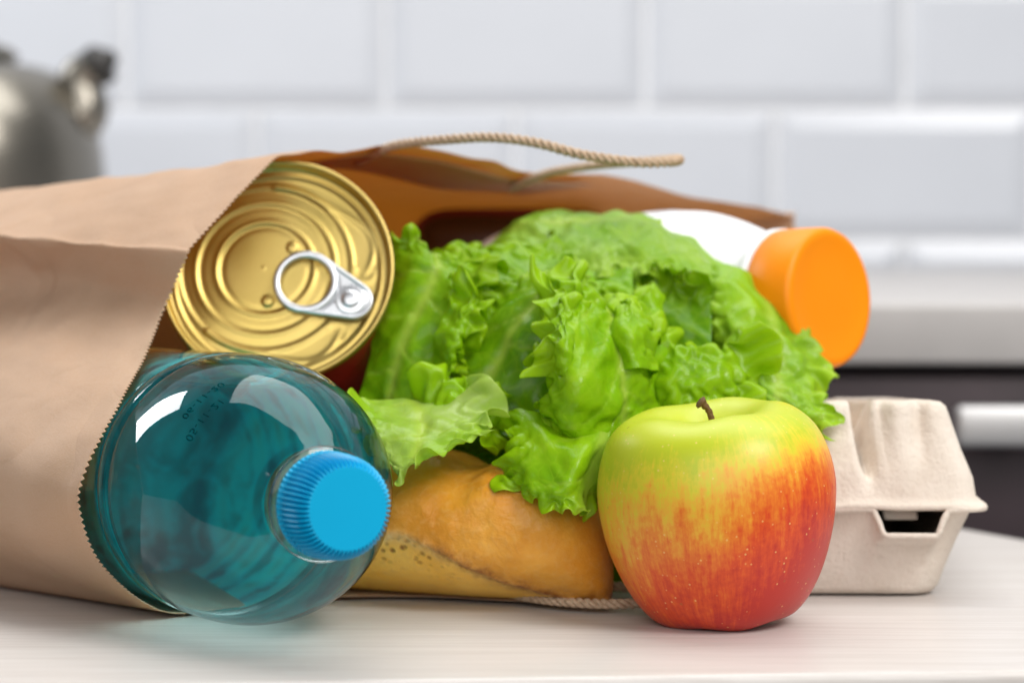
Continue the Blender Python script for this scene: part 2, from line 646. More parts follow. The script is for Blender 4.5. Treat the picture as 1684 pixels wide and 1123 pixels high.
# front right corner: where the two edges meet
A2 = np.array([[fdir.x, -rdir.x], [fdir.y, -rdir.y]])
tt = np.linalg.solve(A2, np.array([ra.x - fa.x, ra.y - fa.y]))
fr_c = fa + fdir * tt[0]
fl_c = fa - fdir * 0.75
br_c = ra - rdir * 0.06
bl_c = Vector((fl_c.x - 0.05, br_c.y + 0.05, 0))
bm = bmesh.new()
TH = 0.036
top = [bm.verts.new((p.x, p.y, 0.0)) for p in (fl_c, fr_c, br_c, bl_c)]
bot = [bm.verts.new((p.x, p.y, -TH)) for p in (fl_c, fr_c, br_c, bl_c)]
bm.faces.new(top)
bm.faces.new(bot[::-1])
for i in range(4):
    bm.faces.new((top[i], bot[i], bot[(i + 1) % 4], top[(i + 1) % 4]))
bmesh.ops.recalc_face_normals(bm, faces=bm.faces)
bmesh.ops.bevel(bm, geom=[e for e in bm.edges if abs(e.verts[0].co.z - e.verts[1].co.z) < 1e-6 and e.verts[0].co.z > -0.001], offset=0.004, segments=5, profile=0.5, affect='EDGES')
table = from_bm('table_top', bm, MT['table'], None, True, 35)
table['kind'] = 'structure'

# ---- tiled wall
WALL_Y = 1.87
TW, THH = 0.2, 0.1005
px_m = WALL_Y / F_PX
wall = obj('wall', [(-1.6, WALL_Y + 0.0035, -0.9), (1.6, WALL_Y + 0.0035, -0.9), (1.6, WALL_Y + 0.0035, 1.6), (-1.6, WALL_Y + 0.0035, 1.6),
                    (-1.6, WALL_Y + 0.10, -0.9), (1.6, WALL_Y + 0.10, -0.9), (1.6, WALL_Y + 0.10, 1.6), (-1.6, WALL_Y + 0.10, 1.6)],
           [(0, 1, 2, 3), (5, 4, 7, 6), (1, 5, 6, 2), (4, 0, 3, 7), (3, 2, 6, 7), (4, 5, 1, 0)], MT['grout'], None, False)
wall['kind'] = 'structure'
g = 0.002
hw, hh, bv = TW / 2 - g, THH / 2 - g, 0.013
tv = []
for (x, z, y) in [(-hw, -hh, 0), (hw, -hh, 0), (hw, hh, 0), (-hw, hh, 0),
                  (-hw, -hh, -0.0035), (hw, -hh, -0.0035), (hw, hh, -0.0035), (-hw, hh, -0.0035),
                  (-hw + bv, -hh + bv, -0.0068), (hw - bv, -hh + bv, -0.0068), (hw - bv, hh - bv, -0.0068), (-hw + bv, hh - bv, -0.0068)]:
    tv.append((x, y, z))
tf = [(8, 9, 10, 11)]
for q in range(4):
    q2 = (q + 1) % 4
    tf += [(q, q2, q2 + 4, q + 4), (q + 4, q2 + 4, q2 + 8, q + 8)]
tile_me = None
zj = U(842, 180, WALL_Y).z                       # the horizontal joint in view
xj = U(635, 100, WALL_Y).x                       # a vertical joint of the upper row
for r in range(-2, 9):
    for c in range(-4, 5):
        cx = xj + TW / 2 + c * TW + (TW / 2 if r % 2 else 0)
        cz = zj + THH / 2 + r * THH
        if tile_me is None:
            t = obj('tile', tv, tf, MT['tile'], wall, False)
            tile_me = t.data
        else:
            t = bpy.data.objects.new('tile', tile_me)
            C.objects.link(t)
            t.parent = wall
        t.location = (cx, WALL_Y + 0.0058, cz)
        t.rotation_euler = (random.Random(r * 31 + c).uniform(-0.004, 0.004), 0, random.Random(r * 17 + c * 7).uniform(-0.004, 0.004))

# ---- kitchen counter behind the table
CT_Z = U(842, 440, WALL_Y).z
CT_Y = 1.215
counter = thing('kitchen_counter', 'pale worktop over dark cabinet along the tiled wall', 'counter', (0, CT_Y + 0.3, -0.75))
ED = U(842, 600, CT_Y).z
loc = Vector((0, CT_Y + 0.3, -0.75))


def rel(o, l):
    for v in o.data.vertices:
        v.co -= l


o = from_bm('worktop', box_bm(0, (CT_Y + WALL_Y) / 2 - 0.002, (CT_Z + ED) / 2, 2.6, WALL_Y - CT_Y - 0.006, CT_Z - ED, 0.003, 3), MT['counter'], counter)
rel(o, loc)
o = from_bm('cabinet_body', box_bm(0, (CT_Y + 0.03 + WALL_Y) / 2, (ED - 0.75) / 2 - 0.001, 2.56, WALL_Y - CT_Y - 0.04, ED + 0.75 - 0.002), MT['cabinet'], counter)
rel(o, loc)
for (x0, x1) in ((-1.27, -0.455), (-0.449, 0.105), (0.111, 0.75), (0.756, 1.27)):
    o = from_bm('drawer_front', box_bm((x0 + x1) / 2, CT_Y + 0.022, ED - 0.082, x1 - x0, 0.018, 0.15, 0.002, 2), MT['cabinet'], counter)
    rel(o, loc)
    if x0 > 0.1:
        hx0 = U(1568, 700, CT_Y - 0.01).x if x0 < 0.5 else 0.9
        hz = U(842, 700, CT_Y - 0.01).z
        h = from_bm('drawer_handle', box_bm(hx0 + 0.10, CT_Y - 0.012, hz, 0.2, 0.012, 0.0205, 0.004, 3), MT['handle'], o)
        rel(h, loc)
        for sx in (0.03, 0.17):
            h2 = from_bm('handle_post', box_bm(hx0 + sx, CT_Y + 0.003, hz, 0.012, 0.02, 0.012, 0.002, 2), MT['handle'], o)
            rel(h2, loc)
    o = from_bm('cabinet_door', box_bm((x0 + x1) / 2, CT_Y + 0.022, (ED - 0.162 - 0.74) / 2, x1 - x0, 0.018, -0.162 + ED + 0.74, 0.002, 2), MT['cabinet'], counter)
    rel(o, loc)

# ================================================================== KETTLE (far, soft)
KY = 1.50
kx = U(170, 260, KY).x - 0.098
kettle = thing('kettle', 'polished steel kettle with short spout standing on the worktop', 'kettle', (kx, KY, CT_Z))
ktop = U(20, 98, KY).z - CT_Z
lathe('kettle_body', [(0.0, 0.0005), (0.07, 0.0005), (0.088, 0.004), (0.095, 0.016), (0.098, 0.04), (0.0978, 0.066), (0.0955, 0.088), (0.089, ktop - 0.030), (0.076, ktop - 0.013), (0.055, ktop - 0.004), (0.0, ktop + 0.001)],
      64, MT['steel'], kettle, cap=False, sub=60)
lid = lathe('lid', [(0.0, ktop - 0.002), (0.044, ktop - 0.002), (0.046, ktop + 0.003), (0.040, ktop + 0.008), (0.02, ktop + 0.013), (0.0, ktop + 0.0145)], 48, MT['steel'], kettle, cap=False)
lathe('lid_knob', [(0.0, ktop + 0.014), (0.006, ktop + 0.014), (0.006, ktop + 0.022), (0.014, ktop + 0.026), (0.014, ktop + 0.034), (0.0, ktop + 0.036)], 24, MT['black'], lid, cap=False)
s0 = Vector((0.082, -0.01, ktop - 0.036))
s1 = U(132, 132, KY - 0.012) - Vector((kx, KY, CT_Z))
s2 = U(166, 106, KY - 0.014) - Vector((kx, KY, CT_Z))
sp = catmull([s0, (s0 + s1) / 2 + Vector((0.004, 0, -0.006)), s1, s2], 20)


def taper_tube(name, path, radii, m, parent, n=20):
    o = tube(name, path, 1.0, m, parent, n=n)
    co = np.array([v.co[:] for v in o.data.vertices]).reshape(len(path), n, 3)
    P = np.asarray(path)[:, None, :]
    co = P + (co - P) * np.asarray(radii)[:, None, None]
    o.data.vertices.foreach_set('co', co.ravel())
    o.data.update()
    return o


spo = taper_tube('spout', sp, np.interp(np.linspace(0, 1, 20), [0, 0.5, 1], [0.019, 0.014, 0.0115]), MT['steel'], kettle)
tip = s2 + (s2 - s1).normalized() * 0.004
taper_tube('whistle', catmull([s2 - (s2 - s1) * 0.35, s2, tip, tip + Vector((0.006, 0, 0.003))], 10), np.array([0.0125, 0.013, 0.013, 0.013, 0.0128, 0.012, 0.010, 0.007, 0.0055, 0.004]), MT['black'], spo)
hp = catmull([(-0.085, 0.0, ktop - 0.03), (-0.09, 0, ktop + 0.03), (-0.055, 0, ktop + 0.085), (0.0, 0, ktop + 0.095), (0.045, 0, ktop + 0.085)], 30)
# the carrying handle stands across the kettle, away from the spout
hp = np.array([(x * 0.35 - 0.02, x, z) for (x, y, z) in hp])
tube('carry_handle', hp, 0.008, MT['black'], kettle, 14)

# ================================================================== PAPER BAG
AX = np.array([-0.80, 0.60, 0.0])
ZB = 0.0016
L0 = []


def pz(p, z):
    return (p.x, p.y, z)


L0 += [pz(G(292, 1016), ZB),                                  # 0 near bottom corner
       tuple(U(240, 992, 0.786)), tuple(U(187, 951, 0.770)), tuple(U(150, 902, 0.760)), tuple(U(128, 832, 0.755)), tuple(U(135, 785, 0.756)),
       tuple(U(165, 720, 0.764)), tuple(U(197, 660, 0.780)), tuple(U(236, 588, 0.812)), tuple(U(270, 505, 0.838)),
       tuple(U(308, 420, 0.829)), tuple(U(314, 408, 0.831)),  # 10, 11 crease
       tuple(U(378, 338, 0.846)), tuple(U(436, 278, 0.862)), tuple(U(462, 256, 0.872)), tuple(U(500, 250, 0.882)),
       tuple(U(560, 249, 0.896)), tuple(U(640, 240, 0.912)), tuple(U(740, 251, 0.932)), tuple(U(810, 268, 0.944)), tuple(U(870, 282, 0.955)),
       tuple(U(1000, 292, 0.985)), tuple(U(1150, 325, 1.025)), tuple(U(1290, 352, 1.066)), tuple(U(1306, 358, 1.074)),   # 21..24 far top corner
       (0.122, 1.068, 0.10), (0.108, 1.055, 0.05), (0.080, 1.035, 0.008), (0.070, 1.025, ZB),                              # 25..28 far side
       (0.052, 0.93, ZB), (0.034, 0.845, ZB), tuple(pz(G(900, 996), ZB)), tuple(pz(G(700, 988), ZB)), tuple(pz(G(520, 990), ZB)), tuple(pz(G(380, 1006), ZB))]
L0 = np.array(L0)
KB = len(L0)
L1 = L0 + AX * 0.10
L1[0] = (-0.1915, 0.863, ZB)
gz = np.linspace(0, 1, 11)
g_out = [0.0, 0.014, 0.026, 0.033, 0.036, 0.032, 0.018, 0.002, -0.012, -0.013, 0.0]
for i in range(1, 11):
    base = np.array([-0.1915, 0.863, 0]) * (1 - gz[i]) + np.array([-0.192, 0.893, 0]) * gz[i]
    z = 0.1258 * gz[i]
    L1[i] = base + np.array([-0.6, -0.8, 0]) * g_out[i]
    L1[i][2] = z
L1[10] = (-0.1925, 0.8905, 0.1250)
L1[11] = (-0.1895, 0.8945, 0.1275)
L1[12] = (-0.181, 0.907, 0.1340)
L1[13] = (-0.172, 0.920, 0.1410)
L1[14] = (-0.164, 0.932, 0.1455)
L1[15] = (-0.155, 0.943, 0.1470)
for i in range(16, 25):
    L1[i][2] *= 0.935
L2 = L1 + AX * 0.27
L2[:, 2] = np.where(L2[:, 2] > 0.01, L2[:, 2] * 0.86, L2[:, 2])
mid = L0 + (L1 - L0) * 0.5


def bag_pt(s, u):
    """s: control parameter round the mouth (array); u: metres behind the mouth"""
    a = catmull(L0, 0, True, s)
    b = catmull(L1, 0, True, s)
    c = catmull(L2, 0, True, s)
    if u < 0.10:
        t = u / 0.10
        w = t * t * (3 - 2 * t) * 0.35 + t * 0.65
        return a + (b - a) * w
    t = (u - 0.10) / 0.27
    return b + (c - b) * t


# even spacing round the mouth, in teeth
sf = np.linspace(0, KB, 6000, endpoint=False)
pf = catmull(L0, 0, True, sf)
ln = np.concatenate([[0], np.cumsum(np.linalg.norm(np.diff(np.vstack([pf, pf[:1]]), axis=0), axis=1))])
PITCH_T = 0.0023
NT = int(ln[-1] / PITCH_T) * 2
ss = np.interp(np.linspace(0, ln[-1], NT, endpoint=False), ln, np.append(sf, KB))
us = np.concatenate([[0, 0.0012, 0.003], np.linspace(0.006, 0.10, 26), np.linspace(0.108, 0.37, 28)])
rows = []
for q, u in enumerate(us):
    r = bag_pt(ss, u)
    rows.append(r)
BG = np.array(rows)
du = np.gradient(BG, axis=0)
dv = np.roll(BG, -1, 1) - np.roll(BG, 1, 1)
nb = np.cross(du, dv)
nb /= np.linalg.norm(nb, axis=2)[:, :, None] + 1e-12
onz = np.clip((BG[:, :, 2] - 0.012) / 0.03, 0, 1)
for i in range(BG.shape[0]):
    for j in range(0, BG.shape[1]):
        p = BG[i, j]
        w = onz[i, j]
        if w <= 0:
            continue
        a = 0.0014 * fbm(p, 16, 2) + 0.0011 * (abs(mn.noise(Vector(p) * 38 + Vector((3, 1, 7)))) - 0.2) * 2 + 0.00035 * mn.noise(Vector(p) * 130)
        # soft waves of the free edge over the top of the mouth
        if 14 < ss[j] < 23:
            a += 0.0016 * math.exp(-us[i] / 0.02) * math.sin((ss[j] - 14) * 3.4 + 0.6 * math.sin(ss[j] * 2))
        BG[i, j] = p + nb[i, j] * a * w * min(1, 0.35 + us[i] / 0.02)
tooth = (np.arange(NT) % 2) * 2 - 1
BG[0] += (AX * 0.0008)[None, :] * tooth[:, None]
BG[:, :, 2] = np.maximum(BG[:, :, 2], ZB * 0.7)
vb = BG.reshape(-1, 3)
fbg = grid_faces(len(us), NT, wrap_c=True)
k0 = (len(us) - 1) * NT
bag_loc = Vector((-0.12, 0.98, 0))
bag = thing('paper_bag', 'brown kraft paper bag lying on its side, groceries spilling from its mouth', 'bag', bag_loc)
bo = obj('bag_body', vb - np.array(bag_loc), fbg, MT['paper'], bag)
mod_solid(bo, 0.00035, 0.0)
# closed bottom of the bag
cen = vb[k0:k0 + NT].mean(0)
step = 6
ring = vb[k0:k0 + NT:step]
bv_ = [tuple(cen + AX * 0.004)] + [tuple(p) for p in ring]
obj('bag_bottom', np.array(bv_) - np.array(bag_loc), [(0, 1 + i, 1 + (i + 1) % len(ring)) for i in range(len(ring))], MT['paper'], bag)
# the glued handle patch inside the upper lip
sp_ = np.linspace(16.4, 21.0, 60)
pv = []
for u in np.linspace(0.010, 0.045, 12):
    P = bag_pt(sp_, u)
    pv.append(P + np.array([0, 0, -0.0024]))
pv = np.array(pv).reshape(-1, 3)
po = obj('handle_patch', pv - np.array(bag_loc), grid_faces(12, 60), MT['paper'], bag)
mod_solid(po, 0.0006)
# upper cord handle
hpts = [U(590, 268, 0.935), U(618, 252, 0.918), U(650, 239, 0.905), U(720, 231, 0.892), U(800, 226, 0.883), U(880, 235, 0.877), U(960, 255, 0.874), U(1040, 267, 0.875), U(1098, 267, 0.880), U(1117, 263, 0.892),
        U(1092, 263, 0.905), U(1000, 270, 0.925), U(915, 281, 0.945), U(870, 296, 0.957), U(840, 310, 0.968)]
tube('cord_handle', catmull(hpts, 420) - np.array(bag_loc), 0.0018, MT['rope'], bag, n=8, strands=3, pitch=0.0085)
hp2 = [(-0.03, 0.860, 0.0036), (-0.010, 0.840, 0.0036), (0.006, 0.8165, 0.0036), (0.030, 0.8040, 0.0034), (0.048, 0.8085, 0.0034), (0.062, 0.822, 0.0034), (0.058, 0.832, 0.0034), (0.04, 0.838, 0.0036), (0.01, 0.845, 0.005), (-0.03, 0.857, 0.005)]
tube('cord_handle', catmull(hp2, 320) - np.array(bag_loc), 0.0017, MT['rope'], bag, n=8, strands=3, pitch=0.0085)


def frame(zdir, xhint=(0, 0, 1)):
    """rotation with local z along zdir and local x as near xhint as can be"""
    z = Vector(zdir).normalized()
    x = Vector(xhint)
    x = (x - z * x.dot(z)).normalized()
    y = z.cross(x)
    return Matrix((x, y, z)).transposed()


# ================================================================== WATER BOTTLE
ang = rad(27)
bdir = Vector((math.sin(ang), -math.cos(ang), 0.035)).normalized()
S = Vector((-0.0872, 0.7850, 0.0446))
Rb = frame(bdir, (0, 0, 1))                      # local x is up
bottle = thing('water_bottle', 'clear plastic water bottle with ribbed blue screw cap', 'bottle', S, Rb)
R0 = 0.0440
prof = [(0.030, -0.152), (0.040, -0.151), (R0 - 0.0005, -0.142), (R0, -0.13), (R0, -0.05), (R0, -0.0225), (R0 - 0.0011, -0.0205), (R0, -0.0185), (R0, -0.0125), (R0 - 0.0011, -0.0105), (R0, -0.0068), (R0, 0.0),
        (0.0437, 0.008), (0.0427, 0.016), (0.0410, 0.024), (0.0385, 0.032), (0.0348, 0.040), (0.0300, 0.0475), (0.0245, 0.0545), (0.0195, 0.0595), (0.0165, 0.0625), (0.0150, 0.0655), (0.0150, 0.0700)]


def bottle_r(z):
    zz = [p[1] for p in prof]
    return np.interp(z, zz, [p[0] for p in prof])


PR = catmull(prof, 150)
lathe('bottle_wall', [tuple(p) for p in PR], 128, MT['pet'], bottle, cap=True)
neck = lathe('neck_ring', [(0.0146, 0.0655), (0.0182, 0.0655), (0.0188, 0.0662), (0.0188, 0.0674), (0.0182, 0.0681), (0.0146, 0.0681)], 96, MT['pet'], bottle, cap=False)
# water: fills the bottle up to a level surface
lvl = (U(500, 624, 0.775).z - S.z)
wv = []
wp = [tuple(p) for p in catmull([(max(r - 0.00045, 0.0), z + (0.0006 if z < -0.14 else 0)) for r, z in prof], 150)]
na = 160
for (r, z) in wp:
    for j in range(na):
        a = 2 * math.pi * j / na
        x, y = r * math.cos(a), r * math.sin(a)
        lim = lvl - z * bdir.z
        wv.append((min(x, lim), y, z))
wf = grid_faces(len(wp), na, wrap_c=True)
wf.append(tuple(range(na - 1, -1, -1)))
kk = (len(wp) - 1) * na
wf.append(tuple(range(kk, kk + na)))
obj('water', wv, wf, MT['water'], bottle, True, 35)
lathe('label_and_reflector', [(0.0005, -0.110), (R0 - 0.0010, -0.110), (R0 - 0.0010, -0.024)], 96, MT['label_swirls'], bottle, cap=False)  # label sunk in the water; added end disc reflects light to brighten it
# screw cap
NR = 60


def cap_mod(r, z, a):
    if r > 0.0130 and z > 0.0702:
        k = 0.5 + 0.5 * math.cos(a * NR)
        k = k ** 0.8
        return r - 0.0015 * (1 - k) * min(1.0, (r - 0.0130) / 0.0015), z - (0.0013 * (1 - k) * min(1.0, max(0.0, (r - 0.0136) / 0.0008)) if z > 0.0800 else 0)
    return r, z


cprof = [(0.0, 0.0690), (0.0155, 0.0690), (0.0172, 0.0691), (0.0174, 0.0695), (0.0174, 0.0712), (0.0167, 0.0714), (0.0167, 0.0717), (0.0173, 0.0720), (0.0172, 0.075), (0.0170, 0.078), (0.0167, 0.0805), (0.0161, 0.0828), (0.0151, 0.0846), (0.0140, 0.0856), (0.0134, 0.0857), (0.0128, 0.0857), (0.006, 0.0857), (0.0, 0.0857)]
capo = lathe('cap', cprof, NR * 8, MT['blue'], bottle, mod=cap_mod, cap=False, angle=60)
for o_ in (capo, neck):
    for v_ in o_.data.vertices:
        v_.co.x *= 0.94
        v_.co.y *= 0.94


# printed dates on the shoulder
def date_print(txt, z0, a0, size):
    cu = bpy.data.curves.new('date', 'FONT')
    cu.body = txt
    cu.size = size
    cu.align_x = 'CENTER'
    cu.space_character = 1.12
    to = bpy.data.objects.new('date', cu)
    C.objects.link(to)
    dg = bpy.context.evaluated_depsgraph_get()
    me = bpy.data.meshes.new_from_object(to.evaluated_get(dg))
    bpy.data.objects.remove(to)
    me.name = 'date_print'
    for v in me.vertices:
        x, y = v.co.x, v.co.y
        z = z0 + y
        r = float(bottle_r(z)) + 0.00025
        a = a0 - x / r
        v.co = (r * math.cos(a), r * math.sin(a), z)
    o = bpy.data.objects.new('date_print', me)
    C.objects.link(o)
    me.materials.append(MT['ink'])
    o.parent = bottle


date_print('06-11-20', 0.0275, rad(38), 0.0042)
date_print('05-11-21', 0.0345, rad(46), 0.0042)

# ================================================================== TIN CAN
CAN_C = U(455, 442, 0.868)
cdir = Vector((-0.02, -0.92, 0.36)).normalized()
Rc = frame(cdir, Vector((math.cos(rad(24)), 0, -math.sin(rad(24)))))   # local x along the ring pull
RC = 0.0420
can = thing('tin_can', 'gold lidded ring pull food can leaning on the water bottle', 'can', CAN_C - cdir * 0.10, Rc)
H = 0.10
lathe('can_body', [(0.0, 0.001), (RC - 0.004, 0.001), (RC - 0.002, 0.0), (RC, 0.001), (RC, 0.003), (RC - 0.0012, 0.0045), (RC - 0.0012, H - 0.0035)], 96, MT['red'], can, cap=False, angle=40)
lathe('rim', [(RC - 0.0012, H - 0.0036), (RC + 0.0002, H - 0.0034), (RC + 0.0004, H - 0.0005), (RC - 0.0003, H + 0.0003), (RC - 0.0012, H), (RC - 0.0016, H - 0.001), (RC - 0.0022, H - 0.0042), (RC - 0.0034, H - 0.0046), (RC - 0.0046, H - 0.0040)], 128, MT['gold'], can, cap=False, angle=70)
# lid panel: real stamped beads
nr, na = 170, 256
lv = []
RL = RC - 0.0042


def bead(d, w):
    return math.exp(-(d / w) ** 2)


def lid_h(x, y):
    X, Y = x / RC, y / RC
    h = 0.0
    d = math.hypot(X + 0.12, Y)
    h += 0.00075 * (0.5 - 0.5 * math.tanh((d - 0.42) / 0.018)) * 0 + 0.0007 * bead(d - 0.42, 0.030)
    h -= 0.0005 * bead(d - 0.385, 0.03)
    h += 0.0006 * bead(d - 0.60, 0.030) - 0.00035 * bead(d - 0.565, 0.03)
    th = math.atan2(Y, X + 0.12)
    m3 = 1 / (1 + math.exp(-(abs(th) - 0.30) / 0.05))
    h += m3 * (0.0006 * bead(d - 0.745, 0.030) - 0.00035 * bead(d - 0.71, 0.03))
    # crescent bead that hooks back under the pull on both sides
    if abs(th) < 1.9:
        rr = 0.745 + 0.20 * math.exp(-((abs(th) - 0.62) / 0.42) ** 2)
        m4 = 1 / (1 + math.exp(-(abs(th) - 0.36) / 0.04))
        h += m4 * 0.0006 * bead(d - rr, 0.028)
        # hook
        q = math.hypot((d - 0.86) / 0.085, (abs(th) - 0.36) / 0.11)
        if abs(th) < 0.40:
            h += 0.00025 * bead(q - 1.0, 0.32)
    for sy in (-1, 1):
        q = math.hypot(X - 0.02, Y - sy * 0.262)
        h += 0.0011 * math.sqrt(max(0, 1 - (q / 0.058) ** 2)) if q < 0.058 else 0
    q = math.hypot(X + 0.135, Y)
    h += 0.0002 * bead(q, 0.015)
    # raised border of the panel by the rim
    e = math.hypot(X, Y)
    h += 0.0012 * sstep(0.845, 0.90, e)
    return h


for i in range(nr):
    r = RL * (i + 0.001) / (nr - 1)
    for j in range(na):
        a = 2 * math.pi * j / na
        x, y = r * math.cos(a), r * math.sin(a)
        lv.append((x, y, H - 0.0050 + 0.82 * float(lid_h(x, y))))
lf = grid_faces(nr, na, wrap_c=True)
lidp = obj('lid', lv, lf, MT['gold'], can)


# ring pull
def ring_pull():
    # outline in the lid's plane, x along the pull; ring at cx, nose at nx
    cx, ro, ri = 0.0112, 0.0118, 0.0091
    nx, rn = 0.0300, 0.0072
    zt = H - 0.0018

    def outline(scale_off, n=96):
        pts = []
        r1, r2 = ro + scale_off, rn + scale_off
        dd = nx - cx
        al = math.acos((r1 - r2) / dd)
        for t in np.linspace(al, 2 * math.pi - al, n * 2 // 3):
            pts.append((cx + r1 * math.cos(t), r1 * math.sin(t)))
        for t in np.linspace(-al, al, n // 3):
            pts.append((nx + r2 * math.cos(t), r2 * math.sin(t)))
        return np.array(pts)

    def band(name, inner, outer, zb, zt_, parent, bevel=0.0005):
        n = len(inner)
        prof_ = []
        rings = [(outer, zb), (outer, zt_ - bevel)]
        mid_o = outer + (inner - outer) * (bevel / np.maximum(np.linalg.norm(inner - outer, axis=1), 1e-6))[:, None]
        mid_i = inner + (outer - inner) * (bevel / np.maximum(np.linalg.norm(inner - outer, axis=1), 1e-6))[:, None]
        rings += [(mid_o, zt_), (mid_i, zt_), (inner, zt_ - bevel), (inner, zb)]
        v = []
        for (p, z) in rings:
            v += [(q[0], q[1], z) for q in p]
        return obj(name, v, grid_faces(len(rings), n, wrap_c=True, wrap_r=True), MT['tab'], parent, True, 50)

    out = outline(0)
    n = len(out)
    # finger ring: circle hole
    ring_out = np.array([(cx + ro * math.cos(t), ro * math.sin(t)) for t in np.linspace(0, 2 * math.pi, 72, endpoint=False)])
    ring_in = np.array([(cx + ri * math.cos(t), ri * math.sin(t)) for t in np.linspace(0, 2 * math.pi, 72, endpoint=False)])
    root = band('ring_pull', ring_in, ring_out, zt - 0.0011, zt + 0.0007, can, 0.0006)
    # curled border round the nose
    o1, o2 = outline(0.0), outline(-0.0017)
    o1, o2 = o1[(o1[:, 0] > cx + 0.003)], o2[:]
    out_full, in_full = outline(0.0), outline(-0.0018)
    band('nose_border', in_full, out_full, zt - 0.0011, zt + 0.00055, root, 0.0006)
    # plate between ring and nose with the rivet
    pl = outline(-0.0012)
    v = [(p[0], p[1], zt - 0.0004) for p in pl]
    # cut the ring hole: build the plate as strip from hole arc to nose
    t0 = math.acos(min(1, (0.35)))
    arc = np.array([(cx + (ro - 0.001) * math.cos(t), (ro - 0.001) * math.sin(t)) for t in np.linspace(-1.15, 1.15, 30)])
    nose = []
    for tt_ in np.linspace(-1, 1, 30):
        a = tt_ * 1.55
        nose.append((nx + (rn - 0.0012) * math.cos(a), (rn - 0.0012) * math.sin(a)))
    nose = np.array(nose)
    v = []
    for w in np.linspace(0, 1, 6):
        for i in range(30):
            p = arc[i] * (1 - w) + nose[i] * w
            v.append((p[0], p[1], zt - 0.0003))
    po = obj('nose_plate', v, grid_faces(6, 30), MT['tab'], root)
    mod_solid(po, 0.0005)
    # rivet
    rv = lathe('rivet', [(0.0058, zt - 0.0006), (0.0057, zt + 0.0000), (0.0050, zt + 0.00025), (0.0036, zt + 0.0001), (0.0032, zt + 0.0003), (0.0028, zt + 0.0007), (0.0012, zt + 0.0009), (0.0, zt + 0.0009)], 40, MT['tab'], root, cap=False)
    for vv in rv.data.vertices:
        vv.co.x += nx - 0.0012


ring_pull()

# ================================================================== DARK PACKET in the bag
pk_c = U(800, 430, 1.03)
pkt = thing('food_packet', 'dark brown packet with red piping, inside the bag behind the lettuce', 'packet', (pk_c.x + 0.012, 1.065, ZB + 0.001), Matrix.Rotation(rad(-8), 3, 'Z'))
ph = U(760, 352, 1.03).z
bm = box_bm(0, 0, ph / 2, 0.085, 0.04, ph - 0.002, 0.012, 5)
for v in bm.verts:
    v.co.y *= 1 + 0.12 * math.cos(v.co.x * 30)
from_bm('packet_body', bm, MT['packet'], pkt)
loop = []
for t in np.linspace(0, 2 * math.pi, 120, endpoint=False):
    cx_, cz_ = math.cos(t), math.sin(t)
    e = 0.28
    loop.append((0.0425 * math.copysign(abs(cx_) ** e, cx_), -0.0215, ph / 2 + (ph / 2 - 0.002) * math.copysign(abs(cz_) ** e, cz_)))
loop.append(loop[0])
tube('piping', loop, 0.0016, MT['packet_red'], pkt, 8)

# ================================================================== WHITE BOTTLE, ORANGE CAP
wa = rad(46)
wdir = Vector((math.sin(wa), -math.cos(wa), 0.09)).normalized()
WF = U(1367, 489, 0.890)                                        # middle of the cap's face
Rw = frame(wdir, (0, 0, 1))
ZSH = 0.035
milk = thing('drink_bottle', 'white plastic drink bottle with smooth orange cap', 'bottle', WF - wdir * (0.205 - ZSH), Rw)
Zc = 0.205 - ZSH
lathe('bottle_body', [(0.0, 0.001), (0.031, 0.001), (0.0355, 0.006), (0.0385, 0.02), (0.0388, 0.09), (0.0385, 0.130 - ZSH), (0.0368, 0.146 - ZSH), (0.0335, 0.158 - ZSH), (0.0295, 0.168 - ZSH), (0.0265, 0.174 - ZSH), (0.0255, 0.178 - ZSH), (0.0255, 0.1855 - ZSH)],
      96, MT['white'], milk, cap=True, sub=80)
rc = 0.0258
lathe('neck_collar', [(r_, z_ - ZSH) for r_, z_ in ((0.0245, 0.1815), (0.0268, 0.1815), (0.0272, 0.1822), (0.0272, 0.1838), (0.0268, 0.1845), (0.0245, 0.1845))], 96, MT['white'], milk, cap=False)
lathe('cap', [(0.0, Zc - 0.0195), (rc + 0.0003, Zc - 0.0195), (rc + 0.0008, Zc - 0.019), (rc + 0.0006, Zc - 0.010), (rc + 0.0002, Zc - 0.0022), (rc - 0.0005, Zc - 0.0007), (rc - 0.0018, Zc - 0.0001), (rc - 0.0035, Zc), (rc - 0.0045, Zc - 0.0003), (0.012, Zc - 0.0004), (0.0, Zc - 0.0004)], 128, MT['orange'], milk, cap=False)

# ================================================================== EGG CARTON
CX, CYF = 0.1150, 0.8400                         # middle in x, front of the base in y
DEP = 0.135
carton = thing('egg_carton', 'beige moulded pulp egg carton with a latch slot in its front', 'egg carton', (CX, CYF + DEP / 2, 0), Matrix.Rotation(rad(-1.5), 3, 'Z'))
ZF = 0.0335


def rrect(hx, hy, r, n=160):
    """rounded rectangle outline with n points starting mid front (-y), anticlockwise from above"""
    pts = []
    per = []
    corners = [(hx - r, -hy + r, -90), (hx - r, hy - r, 0), (-hx + r, hy - r, 90), (-hx + r, -hy + r, 180)]
    raw = [(0, -hy)]
    for (x, y, a0) in corners:
        for q in range(9):
            a = rad(a0 + q * 90 / 8)
            raw.append((x + r * math.cos(a), y + r * math.sin(a)))
    raw.append((0, -hy))
    raw = np.array(raw)
    s = np.concatenate([[0], np.cumsum(np.linalg.norm(np.diff(raw, axis=0), axis=1))])
    t = np.linspace(0, s[-1], n, endpoint=False)
    return np.stack([np.interp(t, s, raw[:, 0]), np.interp(t, s, raw[:, 1])], 1)


NP = 360
LX = 0.0245                                       # latch centre, from the carton's middle


def latch_w(x, y, hy):
    return float(sstep(0.0135, 0.0095, abs(x - LX)) if y < -hy * 0.8 else 0.0)


